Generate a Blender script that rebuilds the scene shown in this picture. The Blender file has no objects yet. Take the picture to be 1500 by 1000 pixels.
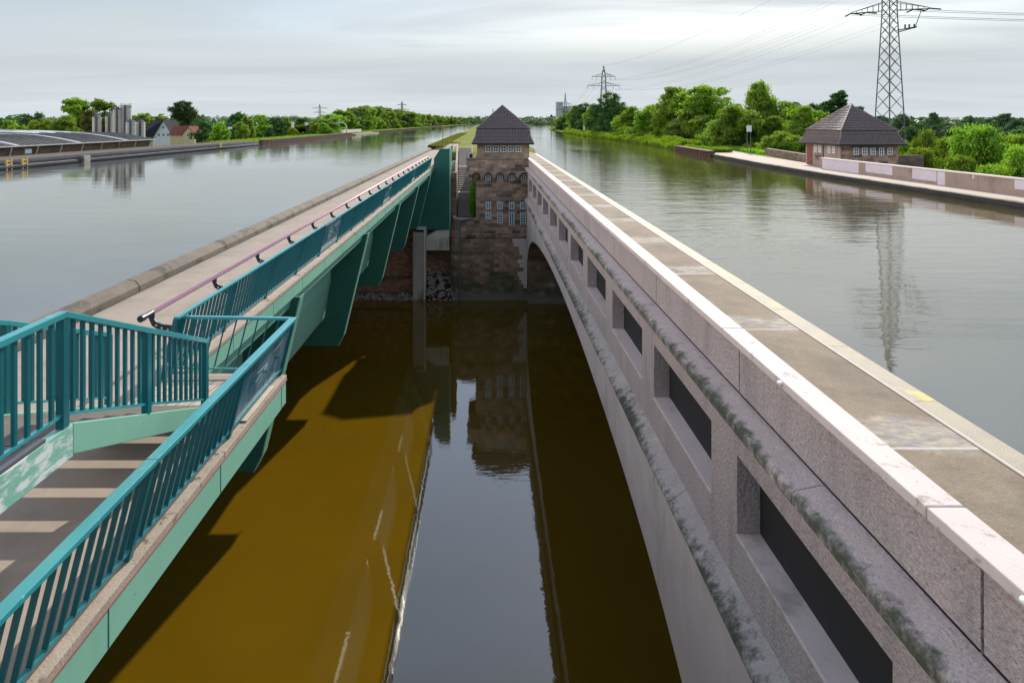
import bpy, bmesh, math, random
from mathutils import Vector, Matrix, noise as mnoise
R = math.radians
CZ = 18.2                       # camera height above the river; heights below are given as h = metres under the camera
F = 970.0                       # focal length in photo pixels
sc = bpy.context.scene
col = sc.collection
# ------------------------------------------------------------------ camera, sky, sun
cam = bpy.data.cameras.new('camera'); co = bpy.data.objects.new('camera', cam); col.objects.link(co)
co.location = (0, 0, CZ); co.rotation_euler = (R(90), 0, 0)
cam.sensor_width = 36; cam.lens = 36 * F / 1500
cam.shift_x = 36 / 1500; cam.shift_y = -320 / 1500
cam.clip_start = .1; cam.clip_end = 20000
sc.camera = co
SX, SY = .52, 1.54
sd = Vector((SX, SY, 1)).normalized()
SUN_EL = math.asin(sd.z); SUN_AZ = math.atan2(SX, SY)
w = bpy.data.worlds.new('World'); sc.world = w; w.use_nodes = True
nt = w.node_tree; nt.nodes.clear()
out = nt.nodes.new('ShaderNodeOutputWorld'); bg = nt.nodes.new('ShaderNodeBackground')
sky = nt.nodes.new('ShaderNodeTexSky'); sky.sky_type = 'NISHITA'; sky.sun_disc = False
sky.sun_elevation = SUN_EL; sky.sun_rotation = SUN_AZ; sky.air_density = 1.0; sky.dust_density = 1.0; sky.ozone_density = 1.5
tc = nt.nodes.new('ShaderNodeTexCoord')
sep = nt.nodes.new('ShaderNodeSeparateXYZ'); nt.links.new(tc.outputs['Generated'], sep.inputs[0])
def wm(op, a, b=None, clamp=False):
    n = nt.nodes.new('ShaderNodeMath'); n.operation = op; n.use_clamp = clamp
    for i, v in enumerate((a, b)):
        if v is None: continue
        if isinstance(v, (int, float)): n.inputs[i].default_value = v
        else: nt.links.new(v, n.inputs[i])
    return n.outputs[0]
def rgbmix(n, l, f, a, b, bt='MIX'):
    m = n.new('ShaderNodeMixRGB'); m.blend_type = bt
    for i, v in ((0, f), (1, a), (2, b)):
        if isinstance(v, (int, float)): m.inputs[i].default_value = v
        elif isinstance(v, tuple): m.inputs[i].default_value = (*v[:3], 1)
        else: l.new(v, m.inputs[i])
    return m.outputs[0]
zz = wm('MAXIMUM', wm('ADD', sep.outputs[2], .08), .03)
cmb = nt.nodes.new('ShaderNodeCombineXYZ')
nt.links.new(wm('MULTIPLY', wm('DIVIDE', sep.outputs[0], zz), .45), cmb.inputs[0]); nt.links.new(wm('DIVIDE', sep.outputs[1], zz), cmb.inputs[1])
n1 = nt.nodes.new('ShaderNodeTexNoise'); n1.inputs['Scale'].default_value = .75; n1.inputs['Detail'].default_value = 7; n1.inputs['Roughness'].default_value = .55; n1.inputs['Distortion'].default_value = .6
nt.links.new(cmb.outputs[0], n1.inputs['Vector'])
rmp = nt.nodes.new('ShaderNodeMapRange'); rmp.inputs[1].default_value = .34; rmp.inputs[2].default_value = .66; rmp.inputs[3].default_value = .45; rmp.inputs[4].default_value = .98
nt.links.new(n1.outputs[0], rmp.inputs[0])
low = nt.nodes.new('ShaderNodeMapRange'); low.inputs[1].default_value = .02; low.inputs[2].default_value = .22; low.inputs[3].default_value = 1.5; low.inputs[4].default_value = 0
nt.links.new(sep.outputs[2], low.inputs[0])
hi = nt.nodes.new('ShaderNodeMapRange'); hi.inputs[1].default_value = .17; hi.inputs[2].default_value = .38; hi.inputs[3].default_value = 0; hi.inputs[4].default_value = 1
nt.links.new(sep.outputs[2], hi.inputs[0])
zen = nt.nodes.new('ShaderNodeMapRange'); zen.inputs[1].default_value = .62; zen.inputs[2].default_value = .86; zen.inputs[3].default_value = 1; zen.inputs[4].default_value = 0
nt.links.new(sep.outputs[2], zen.inputs[0])
vf = wm('MULTIPLY', wm('MINIMUM', wm('MAXIMUM', rmp.outputs[0], low.outputs[0]), 1.0), wm('ADD', wm('MULTIPLY', zen.outputs[0], .65), .35))
dk = nt.nodes.new('ShaderNodeMapRange'); dk.inputs[1].default_value = .35; dk.inputs[2].default_value = .65; dk.inputs[3].default_value = .93; dk.inputs[4].default_value = 1.05
nt.links.new(n1.outputs[0], dk.inputs[0])
# cloud veil: even base brightness plus unseen brighter zones added as fill light
dt = nt.nodes.new('ShaderNodeVectorMath'); dt.operation = 'DOT_PRODUCT'; nt.links.new(tc.outputs['Generated'], dt.inputs[0]); dt.inputs[1].default_value = sd
gl = wm('POWER', wm('MAXIMUM', dt.outputs['Value'], 0.0), 7.0)
west_fill = nt.nodes.new('ShaderNodeMapRange'); west_fill.inputs[1].default_value = -.64; west_fill.inputs[2].default_value = -.92; west_fill.inputs[3].default_value = 0; west_fill.inputs[4].default_value = 1  # made-up bright sky at -X, out of view, to light the shaded wall
nt.links.new(sep.outputs[0], west_fill.inputs[0])
band = wm('MULTIPLY', hi.outputs[0], zen.outputs[0])  # brighter mid-height sky added above the view for river reflections
cb = wm('MULTIPLY', wm('ADD', wm('ADD', wm('MULTIPLY', gl, .0), wm('MULTIPLY', west_fill.outputs[0], 18.0)), wm('ADD', wm('MULTIPLY', band, 5.2), wm('ADD', wm('MULTIPLY', low.outputs[0], .75), 4.15))), dk.outputs[0])
cc = nt.nodes.new('ShaderNodeVectorMath'); cc.operation = 'SCALE'; nt.links.new(rgbmix(nt.nodes, nt.links, west_fill.outputs[0], rgbmix(nt.nodes, nt.links, hi.outputs[0], (.92, 1.0, 1.05), (.74, .93, 1.25)), (1.16, .98, .86)), cc.inputs[0]); nt.links.new(cb, cc.inputs['Scale'])
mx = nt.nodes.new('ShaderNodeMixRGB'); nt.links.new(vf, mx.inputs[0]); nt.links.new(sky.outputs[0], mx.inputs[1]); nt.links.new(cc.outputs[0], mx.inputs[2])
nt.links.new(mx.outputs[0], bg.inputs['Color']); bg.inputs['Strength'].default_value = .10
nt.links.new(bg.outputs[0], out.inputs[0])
sl = bpy.data.lights.new('sun', 'SUN'); sl.energy = 3.8; sl.angle = R(.6); sl.color = (1, .93, .82)
so = bpy.data.objects.new('sun', sl); col.objects.link(so); so.rotation_euler = (-sd).to_track_quat('-Z', 'Y').to_euler(); so.location = (30, 80, 60)
sc.view_settings.view_transform = 'Standard'; sc.view_settings.look = 'None'; sc.view_settings.gamma = 1
sc.view_settings.exposure = .50

# ------------------------------------------------------------------ materials
def noise_n(n, l, vec, scale, detail=5, rough=.55, stretch=None, dist=0):
    if stretch:
        mp = n.new('ShaderNodeMapping'); mp.inputs['Scale'].default_value = stretch; l.new(vec, mp.inputs[0]); vec = mp.outputs[0]
    t = n.new('ShaderNodeTexNoise'); t.inputs['Scale'].default_value = scale; t.inputs['Detail'].default_value = detail; t.inputs['Roughness'].default_value = rough
    t.inputs['Distortion'].default_value = dist
    l.new(vec, t.inputs['Vector']); return t.outputs[0]
def rng(n, l, v, a, b, c=0, d=1):
    m = n.new('ShaderNodeMapRange'); l.new(v, m.inputs[0]); m.inputs[1].default_value = a; m.inputs[2].default_value = b; m.inputs[3].default_value = c; m.inputs[4].default_value = d; return m.outputs[0]
MATS = {}
def M(name, c1, c2=None, scale=1.5, rough=.7, bump=0, bscale=30, stain=None, sscale=.6, slo=.5, shi=.62, stretch=None, spec=.5, metal=0, ior=1.5, speck=None, bdist=.02, fine=None, split=None, stretch_s=None):
    """c1/c2 mixed by noise; stain=(r,g,b) patches; speck=(r,g,b) small spots; fine=amount of fine grain"""
    m = bpy.data.materials.new(name); m.use_nodes = True; n = m.node_tree.nodes; l = m.node_tree.links
    b = n['Principled BSDF']; t = n.new('ShaderNodeTexCoord'); v = t.outputs['Object']
    c2 = c2 or tuple(x * .8 for x in c1)
    c = rgbmix(n, l, rng(n, l, noise_n(n, l, v, scale, 6, .6, stretch), .3, .7), c1, c2)
    if fine: c = rgbmix(n, l, fine, c, rgbmix(n, l, rng(n, l, noise_n(n, l, v, bscale * 1.3, 3, .7), .3, .7), (.45, .45, .45), (1, 1, 1)), 'MULTIPLY')
    if stain:
        c = rgbmix(n, l, rng(n, l, noise_n(n, l, v, sscale, 9, .68, stretch_s), slo, shi), c, stain)
    if speck:
        c = rgbmix(n, l, rng(n, l, noise_n(n, l, v, 9, 4, .7), .66, .70), c, speck)
    l.new(c, b.inputs['Base Color'])
    b.inputs['Roughness'].default_value = rough; b.inputs['Metallic'].default_value = metal; b.inputs['IOR'].default_value = ior
    b.inputs['Specular IOR Level'].default_value = spec
    if bump:
        bp = n.new('ShaderNodeBump'); bp.inputs['Strength'].default_value = bump; bp.inputs['Distance'].default_value = bdist
        l.new(noise_n(n, l, v, bscale, 4, .65), bp.inputs['Height']); l.new(bp.outputs[0], b.inputs['Normal'])
    MATS[name] = m; return m
def brick(name, pal, mortar, bw, bh, algae=False, scale=1, bump=.5, dirt=(.03, .026, .022)):
    m = bpy.data.materials.new(name); m.use_nodes = True; n = m.node_tree.nodes; l = m.node_tree.links
    b = n['Principled BSDF']; t = n.new('ShaderNodeTexCoord'); v = t.outputs['Object']
    s = n.new('ShaderNodeSeparateXYZ'); l.new(v, s.inputs[0])
    ad = n.new('ShaderNodeMath'); ad.operation = 'ADD'; l.new(s.outputs[0], ad.inputs[0]); l.new(s.outputs[1], ad.inputs[1])
    cmb = n.new('ShaderNodeCombineXYZ'); l.new(ad.outputs[0], cmb.inputs[0]); l.new(s.outputs[2], cmb.inputs[1])
    bt = n.new('ShaderNodeTexBrick'); l.new(cmb.outputs[0], bt.inputs['Vector'])
    bt.inputs['Scale'].default_value = 1; bt.inputs['Brick Width'].default_value = bw; bt.inputs['Row Height'].default_value = bh; bt.inputs['Mortar Size'].default_value = .012
    bt.inputs['Color1'].default_value = (0, 0, 0, 1); bt.inputs['Color2'].default_value = (1, 1, 1, 1); bt.inputs['Mortar'].default_value = (.5, .5, .5, 1); bt.inputs['Bias'].default_value = 0
    cr = n.new('ShaderNodeValToRGB'); l.new(bt.outputs['Color'], cr.inputs[0]); e = cr.color_ramp
    e.interpolation = 'CONSTANT'
    for i, (p, c) in enumerate(pal):
        el = e.elements[i] if i < 2 else e.elements.new(p)
        el.position = p; el.color = (*c, 1)
    c = rgbmix(n, l, rng(n, l, noise_n(n, l, v, 1.3, 8, .7), .35, .7, 0, .75), cr.outputs[0], dirt)
    c = rgbmix(n, l, bt.outputs['Fac'], c, mortar)
    if algae:
        zf = rng(n, l, s.outputs[2], 4.6, 1.0)
        ns = n.new('ShaderNodeMath'); ns.operation = 'MULTIPLY'; l.new(zf, ns.inputs[0]); l.new(rng(n, l, noise_n(n, l, v, .9, 6), .3, .55), ns.inputs[1])
        c = rgbmix(n, l, ns.outputs[0], c, (.05, .062, .03))
        c = rgbmix(n, l, rng(n, l, s.outputs[2], 1.1, .5), c, (.16, .14, .11))
    l.new(c, b.inputs['Base Color']); b.inputs['Roughness'].default_value = .85
    bp = n.new('ShaderNodeBump'); bp.inputs['Strength'].default_value = bump; bp.inputs['Distance'].default_value = .03
    mm = n.new('ShaderNodeMath'); mm.operation = 'SUBTRACT'; l.new(noise_n(n, l, v, 7, 5), mm.inputs[0]); l.new(bt.outputs['Fac'], mm.inputs[1])
    l.new(mm.outputs[0], bp.inputs['Height']); l.new(bp.outputs[0], b.inputs['Normal'])
    MATS[name] = m; return m
def water(name, c, ior, waves, rough=.02, c2=None):
    """waves: list of (scale, stretch, strength, distance)"""
    m = bpy.data.materials.new(name); m.use_nodes = True; n = m.node_tree.nodes; l = m.node_tree.links
    b = n['Principled BSDF']; t = n.new('ShaderNodeTexCoord'); v = t.outputs['Object']
    l.new(rgbmix(n, l, rng(n, l, noise_n(n, l, v, .16, 5, .6, None, .8), .35, .65), c, c2 or tuple(x * .8 for x in c)), b.inputs['Base Color'])
    b.inputs['Roughness'].default_value = rough; b.inputs['IOR'].default_value = ior
    prev = None
    patch = rng(n, l, noise_n(n, l, v, .035, 3, .5, (1.6, .7, 1)), .38, .62, .25, 1)
    for (s, st, k, d) in waves:
        bp = n.new('ShaderNodeBump'); bp.inputs['Distance'].default_value = d
        mu = n.new('ShaderNodeMath'); mu.operation = 'MULTIPLY'; l.new(patch, mu.inputs[0]); mu.inputs[1].default_value = k; l.new(mu.outputs[0], bp.inputs['Strength'])
        l.new(noise_n(n, l, v, s, 3, .5, st, .4), bp.inputs['Height'])
        if prev: l.new(prev, bp.inputs['Normal'])
        prev = bp.outputs[0]
    l.new(prev, b.inputs['Normal']); MATS[name] = m; return m
def leafmat(name, c1, c2, c3, trans=.5):
    m = bpy.data.materials.new(name); m.use_nodes = True; n = m.node_tree.nodes; l = m.node_tree.links
    b = n['Principled BSDF']; t = n.new('ShaderNodeTexCoord'); oi = n.new('ShaderNodeObjectInfo')
    c = rgbmix(n, l, rng(n, l, noise_n(n, l, t.outputs['Object'], .45, 4, .6), .35, .65), c1, c2)
    c = rgbmix(n, l, rng(n, l, noise_n(n, l, t.outputs['Object'], 3.1, 3, .6), .45, .75), c, c3)
    hs = n.new('ShaderNodeHueSaturation'); l.new(c, hs.inputs['Color'])
    l.new(rng(n, l, oi.outputs['Random'], 0, 1, .7, 1.3), hs.inputs['Value'])
    l.new(rng(n, l, oi.outputs['Random'], 0, 1, .485, .515), hs.inputs['Hue'])
    l.new(hs.outputs[0], b.inputs['Base Color']); b.inputs['Roughness'].default_value = .6; b.inputs['Specular IOR Level'].default_value = .25
    tr = n.new('ShaderNodeBsdfTranslucent'); l.new(rgbmix(n, l, 1.0, hs.outputs[0], (1.5, 1.7, .6), 'MULTIPLY'), tr.inputs['Color'])
    mxs = n.new('ShaderNodeMixShader'); mxs.inputs[0].default_value = trans
    l.new(b.outputs[0], mxs.inputs[1]); l.new(tr.outputs[0], mxs.inputs[2]); l.new(mxs.outputs[0], n['Material Output'].inputs['Surface'])
    MATS[name] = m; return m
def glassy(name, c, rough=.08):
    return M(name, c, c, rough=rough, spec=.8)

M('stone_pave', (.42, .345, .28), (.35, .29, .235), 1.2, .9, .25, 60, stain=(.25, .205, .16), sscale=.8, slo=.50, shi=.74, spec=.2, speck=(.28, .23, .18), fine=.35)
M('planks', (.50, .40, .30), (.42, .33, .25), 2, .8, .2, 40, stain=(.3, .25, .2), sscale=2, slo=.55, shi=.7)
M('kerb_stone', (.15, .12, .085), (.22, .18, .135), 1.0, .85, .5, 18, stain=(.07, .06, .04), sscale=1.3, slo=.5, shi=.62, fine=.5)
M('fascia_concrete', (.50, .41, .33), (.38, .31, .24), 2.5, .9, .5, 35, stain=(.15, .12, .09), sscale=4, slo=.575, shi=.64, fine=.45, spec=.15)
M('pink_line', (.42, .16, .12), (.36, .12, .09), 3, .7)
M('sea_green', (.22, .45, .32), (.20, .42, .30), .5, .6, .08, 3, speck=(.17, .26, .17), stain=(.17, .35, .25), sscale=.5, slo=.48, shi=.75, stretch_s=(1, 1, .3), spec=.15)
M('sea_green_worn', (.22, .45, .33), (.20, .42, .31), .6, .5, .1, 6, stain=(.66, .68, .64), sscale=9, slo=.47, shi=.56, stretch_s=(1, .35, 1))
M('shade_seam_green', (.012, .12, .085), (.010, .10, .07), .5, .5, .05, 3)  # sea green with shade darkened in for faces away from sun; also seams
M('teal', (.003, .125, .135), (.003, .105, .12), .6, .3, .03, 8, stain=(.02, .14, .14), sscale=2.5, slo=.58, shi=.75)
M('teal_rail', (.03, .29, .30), (.025, .25, .265), .6, .28, .05, 6, stain=(.08, .27, .27), sscale=3, slo=.58, shi=.75, spec=.7, speck=(.20, .40, .40))  # paler than teal: sky sheen on the rails put into the colour
M('dark_metal', (.012, .022, .026), None, 2, .45)
M('pink_pipe', (.95, .47, .50), (.9, .44, .47), 1, .45, spec=.3)
M('tread', (.18, .15, .12), (.13, .11, .09), 3, .85, .3, 40)
M('etched_glass', (.02, .13, .19), (.10, .24, .30), 1.6, .08, stain=(.28, .42, .45), sscale=.8, slo=.45, shi=.75, spec=.9)
M('etching', (.35, .5, .54), None, 2, .5)
M('etching_dark', (.012, .03, .04), None, 2, .5)
M('white_metal', (.65, .70, .70), None, 3, .4)
M('roughcast', (.70, .575, .54), (.60, .50, .475), .8, .92, 1.0, 17, stain=(.36, .31, .285), sscale=1.6, slo=.50, shi=.72, stretch_s=(1, 1, .22), bdist=.11, fine=.6)
M('smooth_cast', (.70, .58, .545), (.60, .50, .47), 1.1, .88, .4, 40, stain=(.21, .18, .16), sscale=.8, slo=.55, shi=.8, bdist=.02, fine=.25, stretch_s=(1, 1, .25))
M('coping', (.66, .565, .52), (.58, .50, .46), 1.6, .75, .25, 50, stain=(.30, .24, .20), sscale=3.2, slo=.60, shi=.67, speck=(.10, .085, .07), fine=.15)
def edge_moss(name, c1, c2, xa, xb, moss, lichen, sc1, e0, e1):
    m = M(name, c1, c2, 2.2, .92, .8, 24, bdist=.05, fine=.5); n = m.node_tree.nodes; l = m.node_tree.links; b = n['Principled BSDF']
    t = n.new('ShaderNodeTexCoord'); v = t.outputs['Object']; sp = n.new('ShaderNodeSeparateXYZ'); l.new(v, sp.inputs[0])
    base = b.inputs['Base Color'].links[0].from_socket
    ed = rng(n, l, sp.outputs[0], xa - 17, xb - 17, e0, e1)
    ad = n.new('ShaderNodeMath'); ad.operation = 'ADD'; l.new(ed, ad.inputs[0])
    bl = n.new('ShaderNodeMath'); bl.operation = 'ADD'; l.new(noise_n(n, l, v, sc1, 10, .72), bl.inputs[0]); l.new(rng(n, l, noise_n(n, l, v, .35, 2), .3, .7, -.11, .10), bl.inputs[1])
    l.new(bl.outputs[0], ad.inputs[1])
    c = rgbmix(n, l, rng(n, l, noise_n(n, l, v, 7, 6, .7), .58, .64, 0, .5), base, lichen)
    c = rgbmix(n, l, rng(n, l, ad.outputs[0], .50, .68, 0, .9), c, moss)
    c = rgbmix(n, l, rng(n, l, ad.outputs[0], .68, .76, 0, .8), c, (.05, .055, .035))
    l.new(c, b.inputs['Base Color'])
edge_moss('cornice', (.62, .52, .49), (.53, .445, .415), 3.79, 3.99, (.105, .112, .082), (.66, .56, .52), 3.6, .17, -.13)
edge_moss('cornice_low', (.60, .52, .48), (.48, .41, .37), 3.76, 3.98, (.085, .088, .055), (.68, .60, .55), 4.2, .16, -.035)
M('coping_side', (.33, .30, .26), (.25, .24, .20), 2, .9, .5, 25, stain=(.09, .10, .06), sscale=2, slo=.48, shi=.6)
M('deck_concrete', (.29, .21, .135), (.355, .275, .185), .8, .9, .7, 28, stain=(.175, .14, .10), sscale=.7, slo=.45, shi=.65, speck=(.10, .085, .07), fine=.6)
def deck_wear():
    m = MATS['deck_concrete']; n = m.node_tree.nodes; l = m.node_tree.links; b = n['Principled BSDF']
    t = n.new('ShaderNodeTexCoord'); v = t.outputs['Object']; sp = n.new('ShaderNodeSeparateXYZ'); l.new(v, sp.inputs[0])
    base = b.inputs['Base Color'].links[0].from_socket
    def mth(op, a, c):
        q = n.new('ShaderNodeMath'); q.operation = op
        for i, x in enumerate((a, c)):
            if isinstance(x, (int, float)): q.inputs[i].default_value = x
            else: l.new(x, q.inputs[i])
        return q.outputs[0]
    yy = mth('ADD', sp.outputs[1], rng(n, l, noise_n(n, l, v, 1.6, 6, .7), .3, .7, -.28, .28))
    f = mth('FRACT', mth('DIVIDE', mth('ADD', yy, 49.9), 5.42), 0)
    a_ = rng(n, l, mth('ABSOLUTE', mth('SUBTRACT', f, .5), 0), .075, .115, 1, 0)
    wear = rgbmix(n, l, rng(n, l, noise_n(n, l, v, 2.5, 7, .7, (1, 2.5, 1)), .42, .60), (.48, .40, .29), (.26, .25, .235))
    c = rgbmix(n, l, mth('MULTIPLY', a_, rng(n, l, noise_n(n, l, v, 1.1, 6, .65), .34, .52, .15, .95)), base, wear)
    f2 = mth('FRACT', mth('DIVIDE', mth('ADD', sp.outputs[1], 50.4), 5.42), 0)
    c = rgbmix(n, l, rng(n, l, mth('ABSOLUTE', mth('SUBTRACT', f2, .5), 0), .004, .007, .8, 0), c, (.60, .56, .50))
    l.new(c, b.inputs['Base Color'])
deck_wear()
M('deck_patch', (.46, .40, .34), (.33, .31, .29), 2.4, .85, .4, 20, stain=(.38, .28, .17), sscale=1.7, slo=.48, shi=.62, fine=.3)
M('edge_strip', (.56, .50, .42), (.48, .42, .35), 2, .8, .2, 30)
M('checker_plate', (.46, .39, .26), (.37, .32, .24), 1.5, .7, .8, 34, stain=(.62, .50, .16), sscale=1.1, slo=.60, shi=.64)
M('black', (.004, .004, .005), None, 1, .8)
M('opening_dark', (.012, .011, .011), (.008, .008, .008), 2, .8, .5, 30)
M('fender', (.022, .023, .025), (.05, .048, .045), .8, .8, .4, 6)
M('path', (.50, .41, .33), (.42, .34, .27), .5, .9, .2, 10, stain=(.30, .27, .18), sscale=.25, slo=.6, shi=.75)
M('plaster_wall', (.34, .27, .22), (.28, .22, .185), 1.2, .9, .4, 10, stain=(.2, .16, .13), sscale=.5, slo=.52, shi=.7)
M('lilac_paint', (.60, .55, .60), (.54, .49, .54), .9, .8, .1, 10)
M('white_paint', (.75, .77, .76), (.7, .72, .72), 1, .6)
M('cream_paint', (.62, .50, .26), None, 1, .7)
M('facade_white', (.66, .68, .66), None, .5, .8)
M('pane', (.03, .045, .05), (.015, .02, .025), 4, .06, spec=.8)
M('pane_dark', (.02, .025, .03), None, 4, .1)
M('tile_dark', (.11, .085, .08), (.155, .12, .115), 5, .6, .3, 40, stain=(.17, .12, .10), sscale=9, slo=.54, shi=.66, spec=.25)
M('tile_ridge', (.22, .18, .165), (.13, .11, .11), 4, .6)
M('tile_black', (.03, .033, .045), None, 2, .9, spec=.15)
M('tile_red', (.24, .075, .05), (.19, .06, .042), 2, .95, spec=.15)
M('door_brown', (.20, .055, .025), (.15, .04, .02), 3, .6)
M('graffiti', (.03, .028, .035), None, 3, .7)
M('steel_grey', (.10, .105, .11), (.075, .08, .085), 2, .5)
M('steel_green', (.20, .26, .25), (.16, .21, .2), 2, .5)
M('insulator', (.03, .02, .02), None, 2, .3)
M('wire', (.16, .17, .18), None, 2, .5)
M('roof_grey', (.20, .21, .205), (.15, .155, .15), .25, .7, .2, 6, stain=(.11, .09, .08), sscale=.5, slo=.5, shi=.65, spec=.1)
M('roof_brown', (.155, .135, .12), (.12, .105, .095), .6, .8, .3, 6, stain=(.07, .06, .055), sscale=.35, slo=.5, shi=.65, spec=.1)
M('roof_light', (.45, .46, .45), None, 1, .6)
M('silo', (.56, .52, .44), (.46, .42, .36), .7, .7, .2, 3, stain=(.30, .26, .21), sscale=.6, slo=.55, shi=.7, stretch_s=(1, 1, .15))
M('sheet_pile', (.11, .055, .035), (.075, .045, .03), .7, .85, .4, 4)
M('quay_stone', (.34, .31, .25), (.25, .23, .18), .6, .9, .4, 4, stain=(.10, .09, .07), sscale=.5, slo=.5, shi=.62)
M('quay_dark', (.17, .14, .11), (.12, .10, .08), .5, .95, .3, 5, spec=.05)
M('blue_pipe', (.055, .06, .075), (.085, .085, .095), .4, .95, spec=.05)
M('yellow_paint', (.62, .42, .10), None, 2, .6)
M('grass', (.13, .19, .03), (.19, .21, .04), .12, .9, .6, 4, stain=(.23, .20, .05), sscale=.09, slo=.5, shi=.68, bdist=.15, fine=.3, spec=.05)
M('grass_dry', (.20, .215, .03), (.13, .18, .022), .12, .9, .6, 3, stain=(.28, .22, .07), sscale=.15, slo=.5, shi=.68, bdist=.15, fine=.3, spec=.05)
M('ground_low', (.06, .095, .025), (.09, .11, .03), .03, .95, .5, .8, bdist=.3, spec=.05)
M('hill_far', (.07, .11, .09), (.09, .13, .10), .004, .95)
M('concrete_pale', (.62, .56, .46), (.54, .48, .39), 1, .85, .2, 12, stain=(.25, .22, .17), sscale=.8, slo=.55, shi=.7, stretch_s=(1, 1, .3))
M('concrete_grey', (.40, .36, .30), (.32, .29, .245), 1, .85, .3, 10, stain=(.12, .11, .085), sscale=.6, slo=.5, shi=.65, stretch_s=(1, 1, .3))
M('rubble', (.36, .31, .265), (.25, .215, .185), 1.2, .95, .5, 8, stain=(.08, .07, .06), sscale=2, slo=.5, shi=.6)
M('stair_stone', (.32, .27, .23), (.25, .21, .18), 1.5, .9, .3, 10)
M('stair_edge', (.6, .52, .45), None, 1.5, .9)
M('pink_render', (.35, .27, .26), (.3, .23, .22), 1, .85)
M('bark', (.07, .055, .04), (.045, .037, .028), 2, .95, .5, 12)
brick('tower_stone', [(0, (0.383, 0.245, 0.163)), (.2, (0.566, 0.369, 0.238)), (.42, (0.468, 0.295, 0.208)), (.62, (0.283, 0.192, 0.136)), (.78, (0.624, 0.381, 0.260)), (.9, (0.156, 0.118, 0.092))], (0.313, 0.222, 0.150), .85, .34)
brick('tower_stone_pale', [(0, (0.505, 0.341, 0.200)), (.25, (0.581, 0.389, 0.233)), (.5, (0.449, 0.283, 0.179)), (.72, (0.618, 0.406, 0.247)), (.88, (0.300, 0.194, 0.137)), (.95, (0.187, 0.138, 0.104))], (0.374, 0.260, 0.165), .7, .3, dirt=(.12, .095, .075))
brick('pier_stone', [(0, (0.306, 0.197, 0.136)), (.22, (0.478, 0.298, 0.203)), (.45, (0.371, 0.240, 0.166)), (.65, (0.239, 0.165, 0.117)), (.8, (0.583, 0.333, 0.233)), (.92, (0.133, 0.103, 0.077))], (0.239, 0.180, 0.121), 1.0, .42, algae=True)
brick('red_brick', [(0, (0.425, 0.184, 0.110)), (.3, (0.324, 0.152, 0.095)), (.6, (0.499, 0.216, 0.128)), (.85, (0.224, 0.130, 0.083))], (0.300, 0.216, 0.156), .5, .16, algae=False)
brick('wall_brown', [(0, (0.225, 0.143, 0.112)), (.3, (0.300, 0.203, 0.158)), (.6, (0.255, 0.173, 0.135)), (.85, (0.150, 0.112, 0.090))], (0.180, 0.150, 0.120), .8, .3)
brick('hall_brick', [(0, (.16, .085, .055)), (.3, (.12, .07, .05)), (.6, (.19, .11, .07)), (.85, (.22, .15, .10))], (.14, .11, .09), .6, .2)
water('river_water', (.150, .084, .0035), 1.85, [(.7, (.7, 1.4, 1), .10, .06), (2.6, (.7, 1.4, 1), .16, .022), (8, (.7, 1.3, 1), .08, .006)], .02, (.132, .075, .003))
water('canal_calm', (.115, .12, .095), 1.9, [(.35, (.35, 1.5, 1), .10, .25), (1.6, (.4, 1.7, 1), .10, .06), (7, (.4, 1.5, 1), .08, .014)], .03)
water('canal_rippled', (.088, .076, .026), 1.9, [(.45, (.5, 1.5, 1), .15, .22), (1.5, (.45, 1.6, 1), .22, .08), (5, (.5, 1.5, 1), .18, .02)], .03)
leafmat('leaf_green', (.185, .275, .028), (.24, .33, .036), (.13, .20, .022))
leafmat('leaf_bright', (.17, .27, .028), (.21, .31, .035), (.12, .20, .022), .42)
leafmat('leaf_dark', (.06, .125, .028), (.065, .14, .03), (.032, .08, .024), .3)
leafmat('leaf_olive', (.13, .14, .04), (.17, .16, .05), (.09, .11, .03))
leafmat('leaf_far', (.055, .11, .045), (.075, .14, .045), (.045, .09, .04), .25)
leafmat('reed', (.17, .30, .02), (.24, .36, .03), (.13, .22, .02), .35)

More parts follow.
